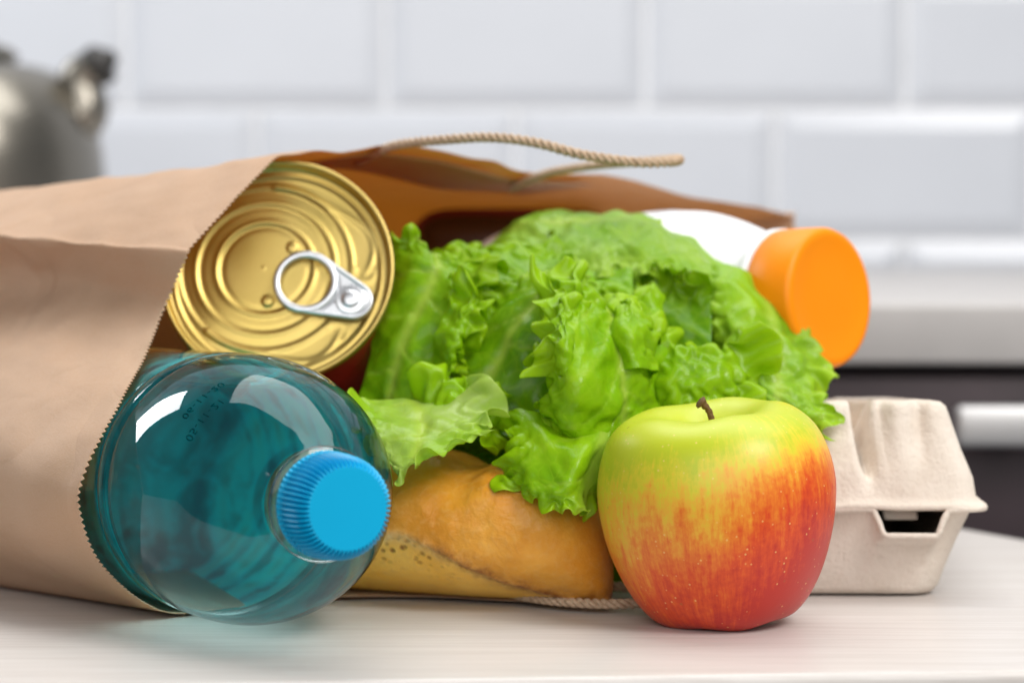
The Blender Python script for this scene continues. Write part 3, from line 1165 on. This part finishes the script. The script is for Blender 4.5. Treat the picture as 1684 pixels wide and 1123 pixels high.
secs = [(0.010, DEP / 2 - 0.03, 0.006, 0.0032), (0.030, DEP / 2 - 0.004, 0.010, 0.0012), (0.0355, DEP / 2 - 0.0005, 0.010, 0.0012), (0.0372, DEP / 2 + 0.0004, 0.010, 0.0035), (0.0385, DEP / 2 + 0.0014, 0.010, 0.008), (0.0425, DEP / 2 + 0.0045, 0.009, 0.020),
        (0.0462, DEP / 2 + 0.0072, 0.008, ZF - 0.0042), (0.0466, DEP / 2 + 0.0076, 0.008, ZF - 0.0032), (0.0490, DEP / 2 + 0.0092, 0.008, ZF - 0.0026), (0.0520, DEP / 2 + 0.0112, 0.008, ZF - 0.0022)]
v = []
for (hx, hy, r, z) in secs:
    for (x, y) in rrect(hx, hy, r, NP):
        zz = z
        lw = latch_w(x, y, hy)
        if lw > 0 and z > 0.018:
            zz = z - lw * 0.0088 * float(sstep(0.018, ZF - 0.005, z))
            y = y - lw * 0.0018 * float(sstep(0.02, ZF - 0.005, z))
        zz += 0.0005 * fbm((x, y, z), 45, 2) * (1 if z > 0.006 else 0)
        q = 0.0006 * fbm((x + 1, y, z), 30, 2)
        v.append((x * (1 + q * 6), y + q, max(zz, 0.0008)))
f = grid_faces(len(secs), NP, wrap_c=True)
f.append(tuple(range(NP - 1, -1, -1)))
tray = obj('tray', v, f, MT['pulp'], carton, True)
mod_solid(tray, 0.0018, -1)
# lid
lsec = [(0.0522, DEP / 2 + 0.0112, 0.008, ZF - 0.0008), (0.0505, DEP / 2 + 0.0100, 0.008, ZF + 0.0006), (0.0488, DEP / 2 + 0.0088, 0.008, ZF + 0.0012), (0.0484, DEP / 2 + 0.0080, 0.008, ZF + 0.0028),
        (0.0476, DEP / 2 + 0.0070, 0.008, ZF + 0.0085), (0.0462, DEP / 2 + 0.0055, 0.008, ZF + 0.0125), (0.0440, DEP / 2 + 0.0030, 0.008, ZF + 0.0185), (0.0418, DEP / 2 + 0.0008, 0.008, ZF + 0.0255), (0.0400, DEP / 2 - 0.0010, 0.008, ZF + 0.0310),
        (0.0392, DEP / 2 - 0.0018, 0.008, ZF + 0.0332), (0.0375, DEP / 2 - 0.0035, 0.008, ZF + 0.0347), (0.0340, DEP / 2 - 0.007, 0.008, ZF + 0.0352), (0.026, DEP / 2 - 0.015, 0.006, ZF + 0.0352), (0.014, DEP / 2 - 0.030, 0.005, ZF + 0.0350), (0.004, DEP / 2 - 0.052, 0.003, ZF + 0.035)]
v = []
GR = (0.0085, -0.0310)                            # grooves between the cells, x


def gauss(d, w):
    return math.exp(-(d / w) ** 2)


for (hx, hy, r, z) in lsec:
    for (x, y) in rrect(hx, hy, r, NP):
        hgt = (z - ZF) / 0.035
        front = 1.0 if y < -hy * 0.75 else 0.0
        zz, yy = z, y
        if hgt > 0.05:
            for gx in GR:
                xc = gx + 0.004 * (1 - hgt) * (1 if gx > 0 else -1)
                d = x - xc
                vv = max(0.0, 1 - abs(d) / 0.0040)
                dep = 0.60 * vv ** 0.8 * float(sstep(0.1, 0.5, hgt))
                zz -= (z - ZF) * dep
                if front:
                    yy += 0.0085 * vv * float(sstep(0.15, 0.8, hgt))
            # cross grooves along the depth
            for gy in (-0.0215, 0.0225):
                vv = max(0.0, 1 - abs(y - gy) / 0.005)
                if abs(x) < hx * 0.999 or hgt > 0.2:
                    zz -= (z - ZF) * 0.30 * vv * float(sstep(0.4, 0.9, hgt))
            if front:
                # a rounded pillar between two shallow flutes on the right cell
                fl_top = float(sstep(0.30, 0.70, hgt))
                yy += 0.0038 * (gauss(x - 0.0150, 0.0030) + 0.9 * gauss(x - 0.0285, 0.0026)) * fl_top
                yy -= 0.0014 * gauss(x - 0.0218, 0.0045) * (0.35 + 0.65 * float(sstep(0.05, 0.4, hgt)))
                yy += 0.0030 * gauss(x + 0.0085, 0.004) * fl_top
        else:
            if front:
                zz += 0.0003 * math.sin(x * 190)
        zz -= (y + DEP / 2) * 0.075 * float(sstep(0.05, 0.6, hgt))
        q = 0.0007 * fbm((x + 3, y, z), 32, 2)
        v.append((x * (1 + q * 7), yy + q, zz + 0.0006 * fbm((x, y + 5, z), 60, 2)))
f = grid_faces(len(lsec), NP, wrap_c=True)
kk = (len(lsec) - 1) * NP
f.append(tuple(range(kk, kk + NP)))
lido = obj('lid', v, f, MT['pulp'], carton, True)
mod_solid(lido, 0.0016, -1)
# tongue of the lid that hooks in the latch slot
bm = box_bm(LX - 0.003, -DEP / 2 - 0.0035, ZF - 0.0038, 0.0120, 0.0020, 0.0050, 0.0009, 3)
for vv in bm.verts:
    vv.co.x += (vv.co.z - ZF) * -0.15
for vv in bm.verts:
    vv.co.y += 0.0022
from_bm('latch_tongue', bm, MT['pulp'], carton)

# ================================================================== BREAD
tipP = np.array([0.0335, 0.8115, 0.0])
bax = np.array([-0.94, 0.34, 0.0])
bax /= np.linalg.norm(bax)
bpr = np.array([-bax[1], bax[0], 0.0])            # towards the camera's side
if bpr[1] > 0:
    bpr = -bpr
BL = 0.114
bread = thing('bread_roll', 'golden crusted bread roll sticking out of the bag under the lettuce', 'bread', tuple(tipP + bax * BL / 2 + np.array([0, 0, ZB])))
nl, na = 150, 160
v, low, seam, pits, burn = [], [], [], [], []
for i in range(nl):
    t = i / (nl - 1)
    t = t - 0.10 * math.sin(2 * math.pi * t) / (2 * math.pi) * 5.5
    x = t * BL
    end = min(1.0, x / 0.056)
    endb = min(1.0, (BL - x) / 0.026)
    e = math.sqrt(max(0.0, 1 - (1 - end) ** 2.3)) * math.sqrt(max(0.0, 1 - (1 - endb) ** 2.2))
    hw_ = 0.0315 * e
    hh_ = 0.0520 * (0.16 + 0.84 * (e ** 0.9)) * (1 + 0.06 * math.sin(x * 60 + 0.8)) * (e > 0 or 0.2)
    # a saddle where the two swellings of the loaf meet
    hh_ *= 1 - 0.11 * math.exp(-((x - 0.046) / 0.009) ** 2) + 0.03 * math.exp(-((x - 0.062) / 0.012) ** 2)
    if i == 0 or i == nl - 1:
        hw_ = 0.0004
        hh_ = 0.0075
    zs = 0.0015 + 0.0235 * float(sstep(0.004, 0.075, x)) - 0.003 * float(sstep(0.09, 0.15, x))   # height of the seam
    for j in range(na):
        a = 2 * math.pi * j / na - math.pi / 2          # from the underside, towards the camera's side
        cx_, sz_ = math.cos(a), math.sin(a)
        # cross-section: flat base, full rounded top
        wv_ = math.copysign(abs(cx_) ** 0.85, cx_)
        zz = (0.5 + 0.5 * math.copysign(abs(sz_) ** 0.9, sz_))
        yy = wv_ * hw_
        if sz_ < 0:
            yy *= 1 - 0.42 * (-sz_) ** 2
        zv = zz * hh_
        side = cx_
        d = (zv - zs)
        lo = 0.0
        sm = 0.0
        wob = 0.0022 * mn.noise(Vector((x * 90, side * 2, 1.0))) + 0.001 * mn.noise(Vector((x * 320, side, 4.0)))
        d += wob
        if cx_ > -0.3:
            lo = float(sstep(0.0012, -0.0012, d))
            sm = math.exp(-((d + 0.0006) / 0.0022) ** 2) * float(sstep(-0.2, 0.1, cx_))
        yy -= 0.0028 * lo * (1 if cx_ > 0 else 0) * min(1, x / 0.03)
        yy += 0.0013 * sm * (0.6 + 0.8 * mn.noise(Vector((x * 700, 3.0, sz_ * 9))))
        P = tipP + bax * x + bpr * yy + np.array([0, 0, ZB + 0.0004 + zv])
        nz = 0.0017 * fbm(P, 36, 3) + 0.0003 * fbm(P, 160, 2)
        # a shallow slash across the top
        sl = math.exp(-((x - 0.078 - 0.30 * yy) / 0.0022) ** 2) * float(sstep(0.2, 0.8, sz_)) * 0.0016
        P = P + (bpr * cx_ + np.array([0, 0, max(0, sz_)])) * (nz - sl) * min(1, e * 2)
        v.append(P)
        low.append(lo)
        seam.append(sm * float(sstep(0.0, 0.1, x)) if x > 0.05 else sm * 0.4)
        pits.append(lo * math.exp(-((d + 0.0050) / 0.0045) ** 2) * float(sstep(0.040, 0.065, x)))
        burn.append(math.exp(-((d - 0.0006) / 0.0032) ** 2) * float(sstep(0.062, 0.045, x)) * 1.0)
f = grid_faces(nl, na, wrap_c=True)
f.append(tuple(range(na - 1, -1, -1)))
kk = (nl - 1) * na
f.append(tuple(range(kk, kk + na)))
bl_ = np.array(bread.location)
bo = obj('crust', np.array(v) - bl_, f, MT['bread'], bread)
attr(bo, 'low', low)
attr(bo, 'seam', seam)
attr(bo, 'pits', pits)
attr(bo, 'burn', burn)

# ================================================================== APPLE
AP = Vector((0.0698, 0.7905, 0.0002))
apple = thing('apple', 'red and yellow green apple with a short stem', 'apple', AP, Matrix.Rotation(rad(-4.0), 3, 'Y') @ Matrix.Rotation(rad(3), 3, 'X'))
aprof = [(0.0006, 0.0565), (0.0030, 0.0580), (0.0065, 0.0618), (0.0105, 0.0660), (0.0155, 0.0692), (0.0215, 0.0702), (0.0275, 0.0684), (0.0330, 0.0636), (0.0366, 0.0560), (0.0384, 0.0470), (0.0383, 0.0385), (0.0367, 0.0285), (0.0335, 0.0185), (0.0290, 0.0095), (0.0240, 0.0033), (0.0190, 0.0006), (0.0150, 0.0003), (0.0110, 0.0022), (0.0070, 0.0062), (0.0030, 0.0092), (0.0005, 0.0098)]
APR = catmull(aprof, 110)
na = 160
v, stk, blush, rus = [], [], [], []
for i, (r, z) in enumerate(APR):
    for j in range(na):
        a = 2 * math.pi * j / na
        up_ = float(sstep(0.045, 0.074, z))
        dn = float(sstep(0.030, 0.004, z))
        rr = max(r, 0.0004) * (1 + 0.012 * math.cos(5 * a + 0.7) * (0.3 + dn) + 0.012 * math.cos(2 * a + 0.4) + 0.009 * math.cos(3 * a + 2.0) * up_)
        ring = math.exp(-((r - 0.021) / 0.008) ** 2)
        zz = z + (0.0005 * math.cos(5 * a + 0.3) + 0.0009 * math.cos(a - 0.3)) * up_ * ring - 0.0 * dn
        if z < 0.012:
            zz += 0.0010 * (1 - math.cos(5 * a + 0.7)) * 0.5 * math.exp(-((r - 0.018) / 0.006) ** 2)
        x, y = rr * math.cos(a), rr * math.sin(a)
        p = Vector((x, y, zz))
        k = 0.0005 * fbm((x, y, zz), 28, 2)
        x *= 1 + k * 12
        y *= 1 + k * 12
        v.append((x, y, max(zz, 0.0)))
        stk += [math.cos(a) * 1.0, math.sin(a) * 1.0, z * 5.0]
        # red cheek: lower right, towards the camera
        nz_ = (z - 0.037) / 0.037
        b = 0.555 - 0.46 * nz_ + 0.17 * (x / 0.038) - 0.04 * (y / 0.038)
        b -= 0.22 * float(sstep(0.045, 0.070, z))
        b += 0.16 * float(sstep(0.0, 0.03, x)) * float(sstep(0.068, 0.05, z))
        blush.append(b)
        rus.append(0.7 * math.exp(-(r / 0.0055) ** 2) if z > 0.03 else 0.3 * math.exp(-(r / 0.008) ** 2))
f = grid_faces(len(APR), na, wrap_c=True)
f = [q[::-1] for q in f]
ao = obj('apple_flesh', v, f, MT['apple'], apple)
attr(ao, 'streak', stk, 'FLOAT_VECTOR')
attr(ao, 'blush', blush)
attr(ao, 'russet', rus)
stp = catmull([(0.0, 0, 0.0560), (0.0003, -0.0003, 0.0635), (-0.0003, -0.0008, 0.0690), (-0.0022, -0.0016, 0.0722), (-0.0036, -0.0020, 0.0735)], 26)
st = taper_tube('stem', stp, np.interp(np.linspace(0, 1, 26), [0, 0.2, 0.6, 0.82, 0.92, 1], [0.0016, 0.0011, 0.0010, 0.0013, 0.0022, 0.0017]), MT['stem'], apple, 14)
for vv in st.data.vertices:
    k = 0.0004 * mn.noise(vv.co * 900)
    vv.co += Vector((k, -k, k))

# ================================================================== LETTUCE
lettuce = thing('lettuce', 'bunch of bright green curly lettuce leaves spilling over the bread', 'lettuce', (0.03, 0.87, 0.03))
LL = np.array(lettuce.location)


def bicubic(net, nu, nv):
    A = np.array([[list(U(*p)) for p in row] for row in net])      # rows x cols x 3
    R, Cn, _ = A.shape
    B = np.stack([catmull(A[:, j], nu) for j in range(Cn)], 1)
    return np.stack([catmull(B[i], nv) for i in range(nu)], 0)


def leaf(net, free, seed=1, grow=0.55, fall=0.012, waves=1.0, rib=None, pale=0.0, iters=240, cell=0.0012, fine=1.0, scallop=1.0):
    rng = np.random.RandomState(seed)
    Q = bicubic(net, 12, 12)
    lu = np.linalg.norm(np.diff(Q, axis=0), axis=2).sum(0).mean()
    lv_ = np.linalg.norm(np.diff(Q, axis=1), axis=2).sum(1).mean()
    nu = int(np.clip(lu / cell, 24, 100))
    nv = int(np.clip(lv_ / cell, 24, 130))
    P0 = bicubic(net, nu, nv)
    uu = np.linspace(0, lu, nu)[:, None] * np.ones((1, nv))
    vv = np.ones((nu, 1)) * np.linspace(0, lv_, nv)[None, :]
    dist = np.full((nu, nv), 1.0)
    for e in free:
        d = {'t': uu, 'b': lu - uu, 'l': vv, 'r': lv_ - vv}[e]
        dist = np.minimum(dist, d)
    # irregular outline: pull the free margin in and out
    gu = np.gradient(P0, axis=0)
    gv = np.gradient(P0, axis=1)
    nrm = np.cross(gu, gv)
    nrm /= np.linalg.norm(nrm, axis=2)[:, :, None] + 1e-12
    tu = gu / (np.linalg.norm(gu, axis=2)[:, :, None] + 1e-12)
    tv_ = gv / (np.linalg.norm(gv, axis=2)[:, :, None] + 1e-12)

    def n1(x, f_, k):
        a = rng.uniform(0, 6.28, 5)
        r = 0
        for q in range(5):
            r = r + np.sin(x * f_ * (0.6 + 0.35 * q) + a[q] + k) / (1 + 0.4 * q)
        return r / 2.6
    for e in free:
        d = {'t': uu, 'b': lu - uu, 'l': vv, 'r': lv_ - vv}[e]
        along = vv if e in 'tb' else uu
        s = {'t': -1, 'b': 1, 'l': -1, 'r': 1}[e]
        tt_ = tu if e in 'tb' else tv_
        w = np.exp(-d / 0.010)
        amp = scallop * (0.0040 * n1(along, 190, 0.0) + 0.0009 * n1(along, 620, 1.0))
        P0 = P0 + tt_ * (s * w * amp)[:, :, None]
    w = np.exp(-(dist / (fall * 0.75)) ** 1.6)
    g = 1 + 1.6 * grow * w
    P = P0.copy()
    seedn = np.zeros((nu, nv))
    for (f_, am) in ((130, 0.0042), (330, 0.0020), (800, 0.0008), (1400, 0.0005)):
        ph = rng.uniform(0, 6.28, 4)
        seedn += am * (np.sin(uu * f_ + ph[0] + 1.3 * np.sin(vv * f_ * 0.6 + ph[1])) + np.sin(vv * f_ + ph[2] + 1.3 * np.sin(uu * f_ * 0.6 + ph[3])))
    P += nrm * (seedn * (0.06 + 0.94 * w) * waves)[:, :, None]
    P0b = P0 + nrm * (seedn * 0.14 * waves)[:, :, None]
    offs = [(1, 0, 1.0), (0, 1, 1.0), (1, 1, 0.7), (1, -1, 0.7), (2, 0, 0.22), (0, 2, 0.22)]
    cons = []

    def sl(n, d):
        return (slice(0, n - d), slice(d, n)) if d >= 0 else (slice(-d, n), slice(0, n + d))
    for (di, dj, kf) in offs:
        a0, a1 = sl(nu, di)
        b0, b1 = sl(nv, dj)
        rest = np.linalg.norm(P0[a0, b0] - P0[a1, b1], axis=2) * 0.5 * (g[a0, b0] + g[a1, b1])
        cons.append((a0, a1, b0, b1, rest, kf))
    ka = (0.10 * (1 - w) ** 2 + 0.0022)[:, :, None]
    for it in range(iters):
        D = np.zeros_like(P)
        for (a0, a1, b0, b1, rest, kf) in cons:
            d = P[a1, b1] - P[a0, b0]
            L = np.sqrt((d * d).sum(2)) + 1e-9
            cr = d * (kf * 0.5 * (1 - rest / L))[:, :, None]
            D[a0, b0] += cr
            D[a1, b1] -= cr
        P = P + D * 0.30 + (P0b - P) * ka
    # blisters between the veins
    gu = np.gradient(P, axis=0)
    gv = np.gradient(P, axis=1)
    nrm = np.cross(gu, gv)
    nrm /= np.linalg.norm(nrm, axis=2)[:, :, None] + 1e-12
    ph = rng.uniform(0, 6.28, 6)
    bl = np.sin(uu * 520 + ph[0] + np.sin(vv * 260 + ph[1]) * 1.6) * np.sin(vv * 480 + ph[2] + np.sin(uu * 300 + ph[3]) * 1.6)
    bl2 = np.sin(uu * 210 + ph[4] + 1.5 * np.sin(vv * 140 + ph[0])) * np.sin(vv * 230 + ph[5] + 1.5 * np.sin(uu * 120 + ph[2]))
    P = P + nrm * (bl * 0.00034 * fine + bl2 * 0.0011)[:, :, None]
    # veins
    vein = np.zeros((nu, nv))
    if rib:
        ax, pos, wid = rib
        if ax == 'u':
            s, tl = vv - pos * lv_, uu
        else:
            s, tl = uu - pos * lu, vv
        s = s + 0.004 * np.sin(tl * 60 + seed)
        vein += np.exp(-(s / wid) ** 2)
        phs = (tl - 0.75 * np.abs(s)) / 0.017 + 0.25 * np.sin(s * 150 + seed) + (s > 0) * 0.4
        fr = np.abs(phs - np.round(phs)) * 0.017
        vein += 0.75 * np.exp(-(fr / 0.0006) ** 2) * np.exp(-np.abs(s) / 0.03)
        P = P - nrm * (0.0006 * np.clip(vein, 0, 1) * np.exp(-(s / (wid * 3)) ** 2))[:, :, None]
    o = obj('leaf', P.reshape(-1, 3) - LL, grid_faces(nu, nv), MT['leaf'], lettuce)
    attr(o, 'rest', np.stack([uu + seed * 0.37, vv + seed * 0.11, np.full((nu, nv), seed * 0.05)], 2), 'FLOAT_VECTOR')
    attr(o, 'edge', np.exp(-dist / 0.007))
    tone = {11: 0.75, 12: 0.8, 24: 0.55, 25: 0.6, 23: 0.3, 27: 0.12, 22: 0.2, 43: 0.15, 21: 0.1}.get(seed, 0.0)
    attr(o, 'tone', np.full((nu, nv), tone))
    attr(o, 'vein', np.clip(vein, 0, 1))
    pn = pale * (0.55 + 0.45 * np.sin(uu * 120 + seed) * np.sin(vv * 95 + seed * 2))
    attr(o, 'pale', np.clip(pn, 0, 1))
    mod_solid(o, 0.00028, 0)
    mod_subsurf(o, 1)
    return o


# deep inner leaves first
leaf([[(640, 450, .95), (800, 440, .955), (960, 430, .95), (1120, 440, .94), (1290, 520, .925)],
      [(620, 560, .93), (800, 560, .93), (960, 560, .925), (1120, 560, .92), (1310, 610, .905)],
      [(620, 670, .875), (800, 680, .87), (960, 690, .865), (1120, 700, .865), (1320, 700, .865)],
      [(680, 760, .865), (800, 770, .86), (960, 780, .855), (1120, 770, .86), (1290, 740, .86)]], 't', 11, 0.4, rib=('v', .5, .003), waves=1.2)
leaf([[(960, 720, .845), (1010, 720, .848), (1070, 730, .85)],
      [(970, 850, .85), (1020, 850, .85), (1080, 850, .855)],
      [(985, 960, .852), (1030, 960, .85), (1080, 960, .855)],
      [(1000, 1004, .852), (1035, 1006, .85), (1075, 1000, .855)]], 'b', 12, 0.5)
# top back leaf, folded over
leaf([[(770, 460, .965), (850, 392, .968), (960, 372, .972), (1080, 376, .972), (1200, 430, .96), (1325, 545, .94)],
      [(772, 428, .945), (858, 362, .943), (960, 351, .938), (1070, 357, .932), (1190, 408, .92), (1335, 528, .905)],
      [(785, 432, .925), (860, 395, .915), (960, 390, .903), (1065, 400, .896), (1180, 445, .888), (1335, 570, .88)],
      [(800, 458, .912), (868, 440, .90), (952, 450, .885), (1060, 452, .880), (1150, 478, .872), (1300, 610, .868)]], 'bl', 21, 0.55, fall=0.010, rib=('v', .45, .0022), pale=0.45, scallop=1.1)
# frilly tops left of it
leaf([[(690, 420, .905), (770, 405, .905), (830, 388, .905), (890, 395, .905), (940, 420, .90)],
      [(700, 455, .888), (770, 448, .885), (830, 440, .88), (890, 450, .875), (940, 455, .87)],
      [(720, 500, .878), (780, 496, .872), (840, 492, .868), (890, 490, .862), (930, 482, .86)]], 'tbl', 22, 0.9, fall=0.010, waves=1.3)
# big left leaf
leaf([[(640, 388, .880), (680, 382, .876), (720, 398, .878), (775, 425, .880)],
      [(640, 430, .880), (690, 428, .870), (745, 440, .868), (800, 455, .866)],
      [(628, 500, .876), (680, 498, .864), (735, 500, .858), (785, 505, .854)],
      [(604, 590, .868), (655, 588, .856), (710, 590, .850), (752, 585, .846)],
      [(584, 668, .862), (640, 676, .852), (695, 676, .846), (738, 655, .842)]], 'tr', 23, 0.85, fall=0.0105, rib=('u', .42, .002))
# middle smooth leaf
leaf([[(845, 462, .866), (900, 446, .857), (965, 445, .852)],
      [(790, 505, .862), (868, 495, .850), (955, 490, .846)],
      [(738, 575, .854), (830, 575, .842), (925, 570, .838)],
      [(700, 640, .848), (800, 668, .838), (905, 690, .832)],
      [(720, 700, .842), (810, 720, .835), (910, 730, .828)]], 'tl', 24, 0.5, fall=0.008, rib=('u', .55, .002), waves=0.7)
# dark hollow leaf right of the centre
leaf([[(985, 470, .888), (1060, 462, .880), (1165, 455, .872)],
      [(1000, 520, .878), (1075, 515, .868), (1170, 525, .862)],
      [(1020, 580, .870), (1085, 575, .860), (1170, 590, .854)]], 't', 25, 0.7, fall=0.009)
# central crumpled leaf
leaf([[(892, 478, .842), (945, 440, .838), (985, 478, .842), (1040, 492, .850), (1085, 470, .862)],
      [(896, 545, .826), (945, 520, .814), (1000, 535, .822), (1050, 545, .832), (1095, 540, .848)],
      [(888, 612, .816), (945, 605, .800), (1005, 605, .812), (1055, 610, .820), (1100, 610, .838)],
      [(876, 672, .812), (940, 685, .798), (1000, 680, .806), (1050, 670, .816), (1090, 670, .830)],
      [(885, 712, .816), (945, 735, .804), (1000, 730, .808), (1040, 715, .818), (1075, 705, .830)]], 'tl', 26, 0.50, fall=0.012, rib=('u', .62, .0022), waves=1.2)
# right middle frill
leaf([[(1045, 560, .846), (1110, 540, .842), (1170, 556, .842), (1235, 566, .848)],
      [(1050, 615, .838), (1110, 605, .828), (1170, 620, .828), (1235, 640, .838)],
      [(1040, 680, .836), (1100, 690, .828), (1170, 690, .828), (1230, 700, .836)]], 'tblr', 27, 0.8, fall=0.010, waves=1.2)
# right blistered leaf
leaf([[(1150, 440, .888), (1215, 440, .886), (1290, 492, .886), (1342, 552, .882)],
      [(1158, 505, .872), (1218, 512, .864), (1292, 552, .866), (1352, 590, .868)],
      [(1178, 580, .862), (1230, 590, .850), (1295, 618, .850), (1348, 640, .852)],
      [(1200, 650, .852), (1252, 660, .840), (1312, 668, .838), (1372, 676, .836)],
      [(1235, 705, .850), (1285, 708, .840), (1335, 718, .834), (1366, 726, .832)]], 'rbl', 28, 0.42, fall=0.008, rib=('u', .5, .002), pale=0.25, fine=3.2)
# pale leaf on the bread by the bottle
leaf([[(572, 662, .828), (640, 655, .832), (715, 655, .830), (795, 640, .824)],
      [(586, 700, .808), (648, 700, .806), (720, 698, .804), (796, 682, .806)],
      [(606, 742, .797), (652, 752, .792), (715, 736, .792), (794, 712, .796)],
      [(628, 758, .796), (660, 786, .788), (708, 752, .788), (794, 724, .793)]], 'blr', 29, 0.6, fall=0.008, rib=('u', .45, .002), pale=0.95, waves=0.9)
# front hanging leaf
leaf([[(812, 682, .824), (880, 676, .818), (945, 690, .812), (1015, 655, .816)],
      [(822, 728, .808), (888, 732, .798), (955, 740, .793), (1008, 716, .806)],
      [(828, 775, .799), (888, 795, .790), (948, 806, .786), (992, 785, .803)],
      [(834, 806, .798), (890, 826, .789), (945, 846, .785), (982, 854, .797)]], 'lb', 30, 0.6, fall=0.0085, rib=('u', .86, .0045), waves=0.8)
# loose curled frills between the big leaves
leaf([[(900, 470, .832), (930, 478, .822), (962, 500, .826)], [(888, 540, .816), (925, 545, .803), (960, 550, .81)], [(894, 612, .813), (930, 616, .801), (965, 610, .806)]], 'lt', 41, 0.55, fall=0.009, waves=1.3)
leaf([[(998, 502, .84), (1032, 476, .836), (1078, 505, .845)], [(1005, 550, .825), (1040, 545, .818), (1088, 560, .835)], [(1015, 612, .82), (1050, 606, .815), (1092, 612, .83)]], 'tr', 42, 0.8, fall=0.009, waves=1.2)
leaf([[(745, 478, .856), (775, 473, .85), (802, 490, .85)], [(714, 560, .848), (748, 560, .838), (772, 570, .842)], [(698, 642, .845), (733, 648, .836), (760, 640, .84)]], 'rt', 43, 0.95, fall=0.009, waves=1.2)
leaf([[(690, 640, .836), (750, 624, .83), (812, 640, .83)], [(700, 682, .824), (760, 672, .814), (816, 690, .818)], [(720, 716, .815), (770, 716, .807), (816, 728, .812)]], 'trb', 44, 0.9, fall=0.009, waves=1.3)
leaf([[(840, 438, .90), (900, 428, .892), (970, 438, .886), (1040, 444, .882)], [(850, 470, .888), (910, 465, .878), (975, 475, .874), (1042, 478, .87)], [(860, 500, .884), (915, 502, .872), (980, 510, .868), (1045, 506, .866)]], 'b', 45, 0.95, fall=0.009, waves=1.2)
